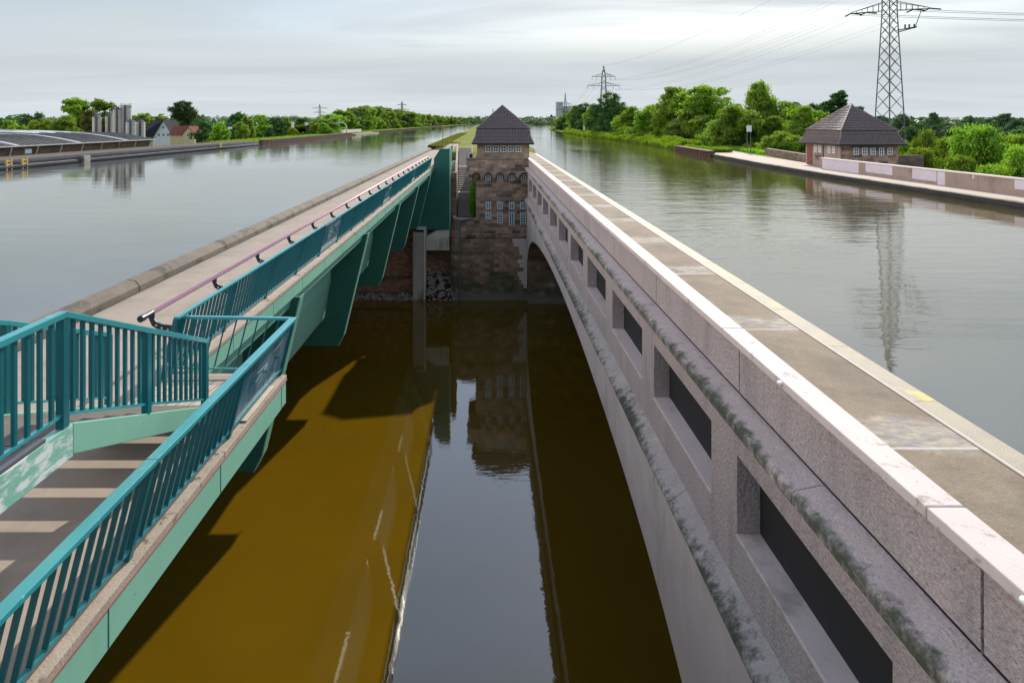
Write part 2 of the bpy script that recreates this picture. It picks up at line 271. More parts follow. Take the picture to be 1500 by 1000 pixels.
# ------------------------------------------------------------------ helpers
KIDS = {}; ORG = {}
def tag(o, label=None, cat=None, group=None, kind=None):
    if label: o['label'] = label
    if cat: o['category'] = cat
    if group: o['group'] = group
    if kind: o['kind'] = kind
    return o
def thing(name, label, cat, loc, group=None):
    o = bpy.data.objects.new(name, None); o.empty_display_size = .3; col.objects.link(o); o.location = loc
    ORG[o] = Vector(loc); KIDS[o] = []
    return tag(o, label, cat, group)
def Z(h): return CZ - h
def P(x, y, h): return Vector((x, y, CZ - h))
class MB:
    def __init__(s): s.v = []; s.f = []
    def add(s, vs, fs):
        b = len(s.v); s.v += [tuple(v) for v in vs]; s.f += [tuple(i + b for i in f) for f in fs]; return s
    def box(s, x0, x1, y0, y1, z0, z1):
        return s.add([(x0, y0, z0), (x1, y0, z0), (x1, y1, z0), (x0, y1, z0), (x0, y0, z1), (x1, y0, z1), (x1, y1, z1), (x0, y1, z1)],
                     [(0, 3, 2, 1), (4, 5, 6, 7), (0, 1, 5, 4), (1, 2, 6, 5), (2, 3, 7, 6), (3, 0, 4, 7)])
    def hbox(s, x0, x1, y0, y1, h0, h1): return s.box(x0, x1, y0, y1, CZ - h1, CZ - h0)
    def ext(s, base, d):
        n = len(base); d = Vector(d); a = [Vector(p) for p in base]
        return s.add(a + [p + d for p in a], [tuple(range(n))[::-1], tuple(range(n, 2 * n))] + [(i, (i + 1) % n, (i + 1) % n + n, i + n) for i in range(n)])
    def prismY(s, poly, y0, y1): return s.ext([(x, y0, CZ - h) for x, h in poly], (0, y1 - y0, 0))
    def prismZ(s, poly, z0, z1): return s.ext([(x, y, z0) for x, y in poly], (0, 0, z1 - z0))
    def bar(s, p0, p1, w, t=None, up=(0, 0, 1)):
        t = t or w; p0 = Vector(p0); p1 = Vector(p1); d = (p1 - p0).normalized(); u = Vector(up)
        if abs(d.dot(u)) > .98: u = Vector((0, 1, 0))
        a = d.cross(u).normalized(); b = a.cross(d).normalized(); a = a * w / 2; b = b * t / 2
        return s.add([p0 - a - b, p0 + a - b, p0 + a + b, p0 - a + b, p1 - a - b, p1 + a - b, p1 + a + b, p1 - a + b],
                     [(0, 3, 2, 1), (4, 5, 6, 7), (0, 1, 5, 4), (1, 2, 6, 5), (2, 3, 7, 6), (3, 0, 4, 7)])
    def tube(s, pts, r, n=8, r1=None):
        pts = [Vector(p) for p in pts]; rings = []
        for i, p in enumerate(pts):
            d = (pts[min(i + 1, len(pts) - 1)] - pts[max(i - 1, 0)]).normalized()
            u = Vector((0, 0, 1)) if abs(d.z) < .9 else Vector((0, 1, 0))
            a = d.cross(u).normalized(); b = a.cross(d)
            rr = r if r1 is None else r + (r1 - r) * i / (len(pts) - 1)
            rings += [p + (a * math.cos(2 * math.pi * k / n) + b * math.sin(2 * math.pi * k / n)) * rr for k in range(n)]
        fs = []
        for i in range(len(pts) - 1):
            for k in range(n): fs.append((i * n + k, i * n + (k + 1) % n, (i + 1) * n + (k + 1) % n, (i + 1) * n + k))
        m = (len(pts) - 1) * n
        fs += [tuple(range(n))[::-1], tuple(range(m, m + n))]
        return s.add(rings, fs)
    def lathe(s, c, prof, n=16):
        vs = []; fs = []
        for (r, z) in prof: vs += [(c[0] + r * math.cos(2 * math.pi * k / n), c[1] + r * math.sin(2 * math.pi * k / n), z) for k in range(n)]
        for i in range(len(prof) - 1):
            for k in range(n): fs.append((i * n + k, i * n + (k + 1) % n, (i + 1) * n + (k + 1) % n, (i + 1) * n + k))
        fs += [tuple(range(n))[::-1], tuple(range((len(prof) - 1) * n, len(prof) * n))]
        return s.add(vs, fs)
    def build(s, name, mat, parent=None, bevel=0, smooth=False, recalc=True):
        me = bpy.data.meshes.new(name); o = Vector((0, 0, 0))
        if parent is not None: o = ORG.get(parent, Vector((0, 0, 0)))
        me.from_pydata([(v[0] - o.x, v[1] - o.y, v[2] - o.z) for v in s.v], [], s.f)
        if recalc:
            bm = bmesh.new(); bm.from_mesh(me); bmesh.ops.recalc_face_normals(bm, faces=bm.faces); bm.to_mesh(me); bm.free()
        me.materials.append(MATS[mat]); ob = bpy.data.objects.new(name, me); col.objects.link(ob)
        if smooth:
            for p in me.polygons: p.use_smooth = True
        if bevel:
            b = ob.modifiers.new('bevel', 'BEVEL'); b.width = bevel; b.segments = 2; b.limit_method = 'ANGLE'
        if parent is not None:
            ob.parent = parent; ORG[ob] = o; KIDS.setdefault(parent, []).append(ob)
        return ob
def copy_thing(o, label=None, parent=None):
    c = o.copy(); col.objects.link(c); c.parent = parent
    if label: c['label'] = label
    KIDS[c] = []
    for k in KIDS.get(o, []): KIDS[c].append(copy_thing(k, None, c))
    return c
def grid_sheet(name, xs, ys, zf, mat, kind='structure'):
    vs = [(x, y, zf(x, y)) for y in ys for x in xs]; n = len(xs)
    fs = [(j * n + i, j * n + i + 1, (j + 1) * n + i + 1, (j + 1) * n + i) for j in range(len(ys) - 1) for i in range(n - 1)]
    return tag(MB().add(vs, fs).build(name, mat, recalc=False), kind=kind)

# ------------------------------------------------------------------ the setting: ground, river, canals, dike
WZ = Z(4.95)                    # canal water level
LB, RB = -51.0, 31.0
def lerp(tab, y):
    if y <= tab[0][0]: return tab[0][1]
    for (a, p), (b, q) in zip(tab, tab[1:]):
        if y <= b: return p + (q - p) * (y - a) / (b - a)
    return tab[-1][1]
Lx = [(60, -51), (160, -50.5), (256, -53), (320, -57), (690, -60), (1500, -66), (6000, -85)]
DLx = [(60, -10), (160, -11), (380, -11.5), (1500, -22), (6000, -40)]
DRx = [(60, 7.43), (150, 8), (300, 12), (600, 25), (1200, 72), (1240, 74)]
Rx = [(60, 30.5), (74, 31), (96, 32.8), (117, 34.2), (148, 36), (213, 36), (320, 37), (500, 48), (800, 71), (1200, 140), (1240, 142)]
# one big ground sheet, river bed sunk into it
def gz(x, y):
    if y < -75 or y > 66: base = 7.0
    elif y < -60: base = -3 + 10 * (-60 - y) / 15
    elif y < 56: base = -3
    else: base = -3 + 1.8 * (y - 56) / 10
    if 66 <= y < 72: base = -1.2
    return base
xs = [-9000, -3000, -1000, -300, -120, -75, -60, 0, 45, 60, 120, 300, 1000, 3000, 9000]
grid_sheet('ground', xs, [-4000, -800, -200, -75, -60, 0, 56, 66, 71.99, 72, 100, 200, 400, 1000, 3000, 9000], gz, 'ground_low')
grid_sheet('river', [-900, -200, 0, 200, 900], [-68, 0, 69], lambda x, y: 0, 'river_water')
# canal embankment as a loft along the canals
ys = [71.5, 72.5, 80, 81, 92, 93.5, 104, 109, 112, 120, 147, 148, 190, 256, 320, 420, 560, 690, 900, 1200, 1240, 1600, 3000, 6000]
def emb(name, colf, mat):
    vs = []; fs = []; n = None
    for y in ys:
        row = colf(y)
        if row is None: continue
        n = len(row); vs += [(x, y, z) for x, z in row]
    for j in range(len(vs) // n - 1):
        for i in range(n - 1): fs.append((j * n + i, j * n + i + 1, (j + 1) * n + i + 1, (j + 1) * n + i))
    return tag(MB().add(vs, fs).build(name, mat, recalc=False), kind='structure')
emb('canal_bed', lambda y: [(lerp(Lx, y), 6.0), (lerp(Lx, y) + .3, 12.2), (lerp(DLx, y), 12.2)], 'ground_low')
emb('canal_bed', lambda y: None if y > 1240 else [(lerp(DRx, y), 12.2), (lerp(Rx, y), 12.2)], 'ground_low')
emb('bank', lambda y: [(lerp(Lx, y) - 40, 6.9), (lerp(Lx, y) - 14, 13.4), (lerp(Lx, y) - 5, 14.0), (lerp(Lx, y) - .8, 13.95 if y > 147.5 else 13.6), (lerp(Lx, y), 13.9 if y > 147.5 else 13.2), (lerp(Lx, y) + .02, 12)], 'grass')
emb('bank', lambda y: None if y > 1240 else [(lerp(Rx, y), 12), (lerp(Rx, y) + .02, 13.52), (lerp(Rx, y) + 9, 13.6), (lerp(Rx, y) + 30, 7.0)], 'grass')
# grass dike between the two canals; it drops towards the river between the bridges, where the steps are
stprof = [(71.5, Z(10.1)), (72.5, Z(10.1)), (80, Z(8.5)), (81, Z(8.5)), (92, Z(6.2)), (93.5, Z(6.2)), (110, Z(4.3)), (130, Z(4.3))]
def dikerow(y):
    a, b = lerp(DLx, y), lerp(DRx, y); top = Z(4.3)
    lo = min(top, lerp(stprof, y)) - (.35 if y < 113 else .0)
    tl = Z(4.8) if y < 147.5 else top; tr = Z(4.8) if y < 104.5 else top
    if y > 1240: b = 150
    return [(a, 12), (a + .02, tl), (min(-5.9, a + 5), tl), (-5.85, lo), (-1.3, lo), (-1.25, top), (4.3, top), (4.35, tr), (b - .02, tr), (b, 12)]
emb('grass_dike', dikerow, 'grass_dry')
def wsheet(name, left, right, y0, y1, mat):
    yy = [y0] + [y for y in ys if y0 < y < y1] + [y1]; vs = []; fs = []
    for y in yy: vs += [(left(y), y, WZ), (right(y), y, WZ)]
    for j in range(len(yy) - 1): fs.append((2 * j, 2 * j + 1, 2 * j + 3, 2 * j + 2))
    return tag(MB().add(vs, fs).build(name, mat, recalc=False), kind='structure')
wsheet('canal_water', lambda y: lerp(Lx, y) + .01 if y > 60 else -51, lambda y: lerp(DLx, y), -40, 6000, 'canal_calm')
wsheet('canal_water', lambda y: lerp(DRx, y), lambda y: lerp(Rx, y), -40, 1240, 'canal_rippled')
# abutment face of the land towards the river
ab = thing('abutment_wall', 'brown brick abutment wall under the far end of the green steel bridge', 'wall', (-30, 72, 0))
MB().box(-75, -3.3, 70.6, 71.6, -1, Z(5.3)).build('wall', 'red_brick', ab)
MB().box(-75, -3.28, 70.4, 70.62, 1.6, 1.9).build('ledge', 'pier_stone', ab)
cp = thing('concrete_pillar', 'tall pale concrete pillar in front of the brick abutment wall', 'pillar', (-6.9, 68.6, 0))
MB().hbox(-7.7, -6.55, 68.3, 70.4, 11.3, 18.6).build('shaft', 'concrete_grey', cp, .04)
MB().hbox(-6.548, -6.4, 68.2, 70.4, 11.0, 18.6).build('lit_edge_slab', 'concrete_pale', cp)
MB().hbox(-7.3, -6.4, 68.15, 70.4, 10.85, 11.0).build('cap', 'concrete_pale', cp)
cb_ = thing('bearing_beam', 'pale ribbed concrete bearing beam beside the concrete pillar', 'beam', (-5, 69, Z(13)))
m = MB(); m.hbox(-6.35, -3.95, 68.6, 70.5, 11.9, 13.2)
for i in range(16): m.hbox(-6.3 + i * .15, -6.23 + i * .15, 68.52, 68.6, 12.0, 13.0)
m.build('ribbed_face', 'concrete_pale', cb_)
MB().prismY([(-6.35, 11.88), (-5.4, 11.3), (-3.95, 11.2), (-3.95, 11.88)], 68.7, 70.5).build('sloped_top', 'concrete_pale', cb_)
# rubble at the foot of the wall
random.seed(5)
m = MB()
def rock(m, c, r):
    vs = []; bm = bmesh.new(); bmesh.ops.create_icosphere(bm, subdivisions=1, radius=r)
    sc_ = (random.uniform(.8, 1.4), random.uniform(.7, 1.2), random.uniform(.5, .85)); rot = Matrix.Rotation(random.uniform(0, 6), 3, 'Z')
    for v in bm.verts:
        q = v.co * random.uniform(.8, 1.15); vs.append(rot @ Vector((q.x * sc_[0], q.y * sc_[1], q.z * sc_[2])) + Vector(c))
    m.add(vs, [[v.index for v in f.verts] for f in bm.faces]); bm.free()
for i in range(1500):
    x = random.uniform(-30, -3.1); t = random.random()
    hi = 2.7 if x > -6.4 else .55
    if x < -6.4 and t > .6: continue
    rock(m, (x, 67.9 + t * 2.6, -.15 + t * hi + random.uniform(-.05, .1)), random.uniform(.13, .30))
tag(m.build('rubble', 'rubble'), 'grey broken riprap stones heaped at the foot of the abutment wall', 'rubble', kind='stuff')

# ------------------------------------------------------------------ green steel canal bridge (left)
DH = 4.66
sb = thing('steel_canal_bridge', 'sea green steel canal bridge with slanted fins along the left side of the river', 'bridge', (-30, 20, Z(10.2)))
hull = [(-7.1, 5.15), (-7.2, 7.3), (-7.55, 9.0), (-8.5, 10.2), (-50, 10.2), (-52, 5.0), (-51.2, 4.6), (-51, 5.3)]
MB().prismY(hull, -40, 71).build('trough', 'sea_green', sb)
MB().hbox(-9.7, -5.9, -20, 147, DH, 5.14).build('deck', 'stone_pave', sb)
MB().hbox(-5.898, -3.87, -20, 12.33, DH + .004, 5.0).build('platform_deck', 'stone_pave', sb)
MB().hbox(-5.9, -5.62, 12.33, 69.4, DH - .03, DH + .06).build('concrete_edge', 'fascia_concrete', sb, .012)
MB().hbox(-3.9, -3.735, -20, 12.33, DH + .02, DH + .11).build('concrete_edge', 'fascia_concrete', sb, .012)
MB().hbox(-5.8, -3.9, 12.16, 12.33, DH + .0, DH + .11).build('concrete_edge', 'fascia_concrete', sb, .012)
MB().hbox(-3.738, -3.729, -20, 12.33, DH + .104, DH + .12).build('red_paint_line', 'pink_line', sb)
MB().prismY([(-5.64, DH + .062), (-5.64, 5.08), (-5.8, 5.08), (-5.95, 5.15), (-5.95, DH + .062)], 12.335, 69.4).build('edge_girder', 'sea_green', sb)
MB().prismY([(-5.95, 5.09), (-5.72, 5.09), (-5.8, 5.42), (-6.9, 5.42), (-6.9, 5.16), (-5.95, 5.16)], -20, 69.3).build('lower_girder', 'sea_green', sb)
MB().prismY([(-3.75, DH + .112), (-3.75, 5.2), (-3.95, 5.3), (-5.7, 5.3), (-5.7, 5.02), (-3.95, 5.02), (-3.95, DH + .112)], -20, 12.32).build('platform_girder', 'sea_green', sb)
for k in range(8): MB().hbox(-3.752, -3.744, -7.2 + k * 2.75, -7.193 + k * 2.75, DH + .13, 5.19).build('weld_seam', 'shade_seam_green', sb)
for k in range(20): MB().hbox(-5.644, -5.636, 14.7 + k * 2.75, 14.708 + k * 2.75, DH + .07, 5.07).build('weld_seam', 'shade_seam_green', sb)
# planks set in the deck where the stair lands
m = MB()
for i in range(15): m.hbox(-5.85 + i * .14, -5.72 + i * .14, 10.35, 11.75, DH - .008, DH)
m.build('plank_strip', 'planks', sb)
for yk in range(-2, 24):
    MB().prismY([(-9.62, 4.665), (-9.62, 4.5), (-9.74, 4.36), (-9.98, 4.33), (-10.06, 4.4), (-10.06, 5.3), (-9.705, 5.3), (-9.705, 4.665)], yk * 6.1 + .02, yk * 6.1 + 6.08).build('kerb_stone', 'kerb_stone', sb, .012)
MB().hbox(-9.61, -9.56, -12, 146, DH - .003, DH + .01).build('kerb_gap', 'black', sb)
fin = [(-5.5, 5.1), (-6.62, 9.75), (-6.86, 10.22), (-8.6, 10.22), (-7.5, 9.0), (-7.18, 7.3), (-7.08, 5.2)]
for yf in (8.4, 19.4, 30.4, 41.5, 52.8, 64.0):
    f = MB().prismY(fin, yf, yf + .12).build('fin', 'shade_seam_green', sb)
    e = MB()
    for (a, b) in ((0, 1), (1, 2)):
        p, q = fin[a], fin[b]; e.ext([(p[0], yf - .02, Z(p[1])), (p[0] + .03, yf - .02, Z(p[1])), (q[0] + .03, yf - .02, Z(q[1])), (q[0], yf - .02, Z(q[1]))], (0, .42, 0))
    e.build('flange', 'sea_green', f)
MB().prismY([(-5.62, 3.75), (-4.95, 2.72), (-4.0, 2.72), (-4.0, 11.2), (-8.7, 11.2), (-8.5, 10.2), (-7.55, 9.0), (-7.2, 7.3), (-7.1, 5.45), (-5.62, 5.45)], 69.45, 69.6).build('end_plate', 'shade_seam_green', sb)
MB().hbox(-4.0, -3.87, 69.4, 71.6, 2.7, 11.25).build('end_plate_flange', 'sea_green', sb)
MB().hbox(-5.7, -4.05, 69.62, 78, DH, 5.3).build('platform_deck', 'sea_green', sb)
# rails
def railing(name, label, tops, bots, mat='teal', pitch=.19, hr=(.085, .05), glass=(), bw=(.024, .05), postw=.07, group=None, postdir=(1, 0, 0), gap=.12, skip_first=False, flat=True, panels=True):
    loc = Vector(bots[0]); r = thing(name, label, 'railing', loc, group)
    m = MB()
    for a, b in zip(tops, tops[1:]): m.bar(a, b, hr[0], hr[1])
    m.build('handrail', 'teal_rail', r, .008)
    m = MB()
    for (a, b), (c, d) in zip(zip(bots, bots[1:]), zip(tops, tops[1:])):
        u0 = (c - a) * gap; u1 = (d - b) * gap; m.bar(a + u0, b + u1, .045, .03)
    m.build('bottom_rail', 'teal_rail', r)
    for i, (a, b) in enumerate(zip(bots, tops)):
        MB().bar(a, b, postw, postw * 1.25, (0, 1, 0)).build('post', mat, r, .006)
    for i in range(len(bots) - 1):
        a, b, c, d = bots[i], bots[i + 1], tops[i], tops[i + 1]; L = (b - a).length
        if i in glass:
            k0, k1 = .06, .94
            q = [a + (c - a) * .10, b + (d - b) * .10, b + (d - b) * .93, a + (c - a) * .93]
            q = [q[0] + (q[1] - q[0]) * .04, q[1] - (q[1] - q[0]) * .04, q[2] - (q[2] - q[3]) * .04, q[3] + (q[2] - q[3]) * .04]
            nrm = (q[1] - q[0]).cross(q[3] - q[0]).normalized()
            g = MB().ext([p - nrm * .006 for p in q], nrm * .012).build('glass_panel', 'etched_glass', r)
            if L / 1 > 0 and a.y < 40:
                e = MB(); ed = MB()
                def uv(u, v): return (q[0] * (1 - u) + q[1] * u) * (1 - v) + (q[3] * (1 - u) + q[2] * u) * v
                for sgn in (-1, 1):
                    off = nrm * .009 * sgn
                    for k in range(7):
                        an = .5 + k * .36; cx, cy = .62, .62
                        e.bar(uv(cx + .10 * math.cos(an + 2.6), cy + .12 * math.sin(an + 2.6)) + off, uv(cx + .40 * math.cos(an + 2.6) * (.8), cy + .5 * math.sin(an + 2.6)) + off, .004, .003)
                    for (u0, v0, u1, v1) in ((.66, .72, .92, .84), (.70, .6, .86, .42), (.6, .74, .68, .82), (.5, .5, .56, .42), (.44, .56, .5, .5)):
                        ed.bar(uv(u0, v0) + off, uv(u1, v1) + off, .013, .004)
                e.build('etched_lines', 'etching', g); ed.build('etched_marks', 'etching_dark', g)
            continue
        if not panels: continue
        n = max(1, int(round(L / pitch))); m = MB()
        for k in range(1, n):
            t = k / n; p = a.lerp(b, t); q = c.lerp(d, t); u = q - p
            m.bar(p + u * gap, q - u.normalized() * .02, bw[0], bw[1], tuple(Vector((1, 0, 0)) if abs((b - a).normalized().y) > .5 else Vector((0, 1, 0))))
        m.build('baluster_panel', mat, r)
    return r
ypost = [11.95 + 2.75 * k for k in range(0, 21)]
main = railing('railing', 'long teal railing along the river edge of the green steel bridge deck',
    [P(-5.62, y, 3.53) for y in ypost], [P(-5.86, y, DH - .03) for y in ypost], glass=(4, 9, 14, 19))
py = [-1.15, 1.6, 4.35, 7.1, 9.85, 12.3]
railing('railing', 'teal railing beside the stairs at the lower left, ending in a tinted glass panel', [P(-3.60, y, 3.63) for y in py], [P(-3.86, y, DH + .02) for y in py], glass=(4,), hr=(.13, .055))
railing('railing', 'short teal cross railing closing the far end of the near platform', [P(-5.62, 12.28, 3.6), P(-3.66, 12.28, 3.63)], [P(-5.84, 12.2, DH - .03), P(-3.92, 12.2, DH + .02)], hr=(.09, .05), pitch=.2, bw=(.014, .05))
railing('railing', 'far teal railing on the steel bridge beyond the dark green end plate', [P(-5.4, y, 3.5) for y in (71, 78, 86, 95, 104)], [P(-5.6, y, DH) for y in (71, 78, 86, 95, 104)], pitch=.2)
# pink pipe rail with brackets
pr = thing('pipe_rail', 'glossy pink pipe rail on black brackets along the bridge deck', 'pipe', (-6.05, 11.7, Z(3.42)))
MB().tube([P(-6.05, 11.9, 3.42), P(-6.05, 67, 3.42)], .044, 12).build('pipe', 'pink_pipe', pr, smooth=True)
m = MB().tube([P(-6.05, 11.62, 3.42), P(-6.05, 11.66, 3.42), P(-6.05, 11.8, 3.42), P(-6.05, 11.95, 3.42)], .048, 12); m.tube([P(-6.05, 11.54, 3.42), P(-6.05, 11.66, 3.42)], .06, 12)
m.build('end_cap', 'dark_metal', pr)
for y in ypost:
    yb = y + .02
    m = MB()
    prof = [(-6.08, 3.44), (-6.12, 3.52), (-6.06, 3.66), (-5.94, 3.74), (-5.72, 3.8), (-5.68, 3.66), (-5.86, 3.64), (-5.97, 3.60), (-6.02, 3.54), (-6.02, 3.44)]
    m.prismY(prof, yb - .015, yb + .015)
    b = m.build('bracket', 'dark_metal', pr)
    if y < 30:
        h = MB()
        for (hx, hh) in ((-5.98, 3.655), (-5.88, 3.70), (-5.77, 3.73)): h.tube([P(hx, yb - .0185, hh), P(hx, yb - .0165, hh)], .018, 8)
        h.build('bolt', 'white_metal', b)
# stair down to the deck
st = thing('staircase', 'sea green open-riser stair coming down to the bridge deck at the left', 'stairs', (-5, 6.6, Z(3)))
fl = [(6.6, 2.99), (11.0, DH)]
def fh(y): return 2.99 + (y - 6.6) * (DH - 2.99) / 4.4
for (x0, x1, yend, h2) in ((-4.23, -4.13, 11.0, .0), (-5.85, -5.75, 10.4, 0)):
    m = MB()
    m.hbox(x0, x1, -6, 6.6, 2.99, 3.32)
    m.build('landing_stringer', 'sea_green_worn', st, .006)
    m = MB()
    m.ext([(x0, 6.605, Z(2.99)), (x0, 6.605, Z(3.30)), (x0, yend - .6, Z(min(fh(yend - .6) + .33, DH))), (x0, yend, Z(DH)), (x0, yend, Z(fh(yend) - .02))], (x1 - x0, 0, 0))
    m.build('stringer', 'sea_green', st, .006)
nt_ = 10
for i in range(1, nt_):
    y0 = 6.6 + (i - 1) * .44; h = 2.99 + i * (DH - 2.99) / nt_
    MB().hbox(-5.748, -4.232, y0 - .0, y0 + .42, h, h + .045).build('tread', 'tread', st)
m = MB()
for i in range(28): m.hbox(-5.748, -4.232, 6.56 - .44 * (i + 1) + .02, 6.56 - .44 * i, 2.99, 3.035)
m.build('landing_floor', 'tread', st)
MB().hbox(-4.228, -4.135, 4, 6.2, 2.955, 2.988).build('edge_strip', 'steel_grey', st)
top = [P(-4.17, -1.4, 1.88), P(-4.17, 2.5, 1.88), P(-4.17, 6.5, 1.88), P(-4.17, 8.1, 1.88 + 1.6 * .41), P(-4.17, 9.77, 1.88 + 3.27 * .41)]
bot = [P(-4.17, -1.4, 2.99), P(-4.17, 2.5, 2.99), P(-4.17, 6.5, 2.99), P(-4.17, 8.1, fh(8.1)), P(-4.17, 9.77, fh(9.77))]
railing('railing', 'teal stair railing with square posts nearest the camera, bent where the stair begins', top, bot, pitch=.17, hr=(.09, .065), bw=(.04, .035), postw=.08)
top = [P(-5.82, 2.5, 1.88), P(-5.82, 6.5, 1.88), P(-5.82, 8.0, 1.88 + 1.4 * .385), P(-5.82, 10.17, 1.88 + 3.57 * .385)]
bot = [P(-5.82, 2.5, 2.99), P(-5.82, 6.5, 2.99), P(-5.82, 8.0, fh(8.0)), P(-5.82, 10.17, fh(10.17))]
railing('railing', 'teal stair railing on the water side of the stair, half hidden behind the nearer one', top, bot, pitch=.17, hr=(.09, .065), bw=(.04, .035), postw=.08)

# ------------------------------------------------------------------ pink masonry canal bridge (right)
mb_ = thing('masonry_canal_bridge', 'mauve roughcast arched canal bridge with recessed openings on the right of the river', 'bridge', (17, 30, 0))
Y0, Y1 = -8, 67.6
WX = 4.10
win = [(6.70 + 5.42 * k, 10.88 + 5.42 * k) for k in range(-2, 11)]
m = MB()
m.hbox(WX, WX + .4, Y0, Y1, 4.7, 5.45)
m.hbox(WX, WX + .4, Y0, Y1, 6.80, 7.9)
prev = Y0
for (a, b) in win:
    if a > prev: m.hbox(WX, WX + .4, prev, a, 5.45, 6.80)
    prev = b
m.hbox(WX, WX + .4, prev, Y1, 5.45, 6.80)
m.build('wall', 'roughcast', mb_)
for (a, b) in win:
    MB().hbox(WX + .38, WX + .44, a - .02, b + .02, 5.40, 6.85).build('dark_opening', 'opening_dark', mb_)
    MB().hbox(WX - .012, WX + .385, a + .002, b - .002, 6.74, 6.798).build('sill', 'smooth_cast', mb_, .006)
# arch wall
def archh(y):
    d = y - 38; return 9.1 + .0031 * d * d + 2.3 * (abs(d) / 28.6) ** 9
arc = [(66.6, 18.6)] + [(y, min(archh(y), 18.6)) for y in [66.4 - .2 * k for k in range(12)] + [64 - k for k in range(55)]]
arc = [a for a in arc]
vs = []; fs = []
ah = 7.86
ylist = [67.6, 66.62] + [a[0] for a in arc[1:]] + [8.6, 3.9, -8]
def ay(y): return 13.9 if (y > 66.61 or y < 8.9) else min(archh(y), 13.9)
for y in ylist:
    vs += [(4.0, y, Z(ah)), (4.0, y, Z(ay(y))), (31.0, y, Z(ay(y))), (31.0, y, Z(ah))]
for j in range(len(ylist) - 1):
    for k in range(3): fs.append((4 * j + k, 4 * j + k + 1, 4 * j + 5 + k, 4 * j + 4 + k))
ar = MB().add(vs, fs).build('arch', 'smooth_cast', mb_)
ar.data.materials.append(MATS['pier_stone'])
for p_ in ar.data.polygons:
    if p_.center.x + 17 > 8 and p_.center.y + 30 > 55: p_.material_index = 1
MB().box(4.08, 30.9, 66.7, 67.88, -3, Z(13.88)).build('pier_face', 'pier_stone', mb_)
MB().box(4.08, 30.9, 2.5, 8.9, -3, Z(13.88)).build('pier_face', 'pier_stone', mb_)
# recessed band line on the arch face
m = MB()
m.hbox(3.965, 3.998, Y0, Y1, 8.25, 8.62)
m.build('arch_band', 'smooth_cast', mb_, .01)
def cornice(name, xo, hi, ho, hb, mat):
    y = Y0
    while y < Y1:
        y2 = min(y + 5.42, Y1)
        MB().prismY([(4.215, hi - .01), (WX + .02, hi), (xo + .05, ho - .02), (xo, ho + .02), (xo, hb), (xo + .12, hb + .09), (4.215, hb + .09)], y + .01, y2 - .01).build(name, mat, mb_, .012)
        y = y2
cornice('cornice', 3.79, 4.52, 4.60, 4.75, 'cornice')
cornice('lower_cornice', 3.74, 7.56, 7.80, 7.90, 'cornice_low')
y = .2 - 2 * 5.42; k = 0
while y < Y1 - .5:
    y2 = min(y + 5.42, Y1)
    MB().hbox(4.188, 4.2, y + .02, y2 - .02, 4.485, 4.502).build('joint_line', 'black', mb_)
    MB().hbox(4.2, 4.46, y + .02, y2 - .02, 3.72, 4.70).build('parapet', 'roughcast', mb_)
    MB().hbox(4.13, 4.50, y + .62 + .01, y2 + .62 - .01, 3.61, 3.73).build('coping_stone', 'coping', mb_, .014)
    y = y2
MB().hbox(4.24, 4.42, Y0, Y1, 3.74, 4.7).build('parapet_core', 'black', mb_)
MB().hbox(4.47, 6.98, Y0, 104, 4.62, 5.4).build('deck', 'deck_concrete', mb_)
MB().hbox(4.6, 30.9, Y0, Y1, 5.41, 7.8).build('trough', 'smooth_cast', mb_)
MB().hbox(6.985, 7.06, Y0, 100, 4.60, 5.3).build('edge_strip', 'edge_strip', mb_)
MB().hbox(7.06, 7.08, Y0, 100, 4.63, 5.3).build('edge_gap', 'black', mb_)
y = Y0
while y < 100:
    MB().hbox(7.08, 7.45, y + .006, y + 2.70, 4.61, 5.4).build('edge_plate', 'checker_plate', mb_)
    y += 2.71
# bolts and marks on the coping
for (yy, xx) in ((5.05, 4.1), (9.3, 4.1)):
    b = tag(MB().lathe((xx + .02, yy), [(.005, Z(3.72)), (.012, Z(3.70)), (.012, Z(3.66)), (.055, Z(3.655)), (.05, Z(3.635)), (.02, Z(3.625))], 14).build('survey_marker', 'white_paint', smooth=True), 'small white domed survey marker on the coping edge, ' + ('nearest the camera' if yy < 6 else 'farther along the wall'), 'marker', 'survey markers on the coping')
# far side of the right canal: towpath on the bridge and along the bank
q = thing('quay', 'dark edged quay wall along the right bank of the canal', 'quay', (31, 60, WZ))
def rx(y): return lerp(Rx, y) if y > 60 else 30.5
m = MB(); yq = [-20, 20, 40, 60, 74, 85, 96]
for a, b in zip(yq, yq[1:]): m.ext([(rx(a) - .1, a, 12.6), (rx(a) + .45, a, 12.6), (rx(b) + .45, b, 12.6), (rx(b) - .1, b, 12.6)], (0, 0, Z(4.58) - 12.6))
m.build('fender_wall', 'fender', q)
m = MB()
for a, b in zip(yq, yq[1:]): m.bar((rx(a) - .14, a, Z(4.74)), (rx(b) - .14, b, Z(4.74)), .1, .12)
m.build('rubbing_strake', 'fender', q)
m = MB()
for a, b in zip(yq, yq[1:]): m.ext([(rx(a) - .16, a, Z(4.58)), (rx(a) + .25, a, Z(4.58)), (rx(b) + .25, b, Z(4.58)), (rx(b) - .16, b, Z(4.58))], (0, 0, .06))
m.build('edge_stone', 'quay_stone', q)
def ribbon(name, pts, mat, kind='structure'):
    vs = []; fs = []
    for (a, b, y, z) in pts: vs += [(a, y, z), (b, y, z)]
    for j in range(len(pts) - 1): fs.append((2 * j, 2 * j + 1, 2 * j + 3, 2 * j + 2))
    return tag(MB().add(vs, fs).build(name, mat, recalc=False), kind=kind)
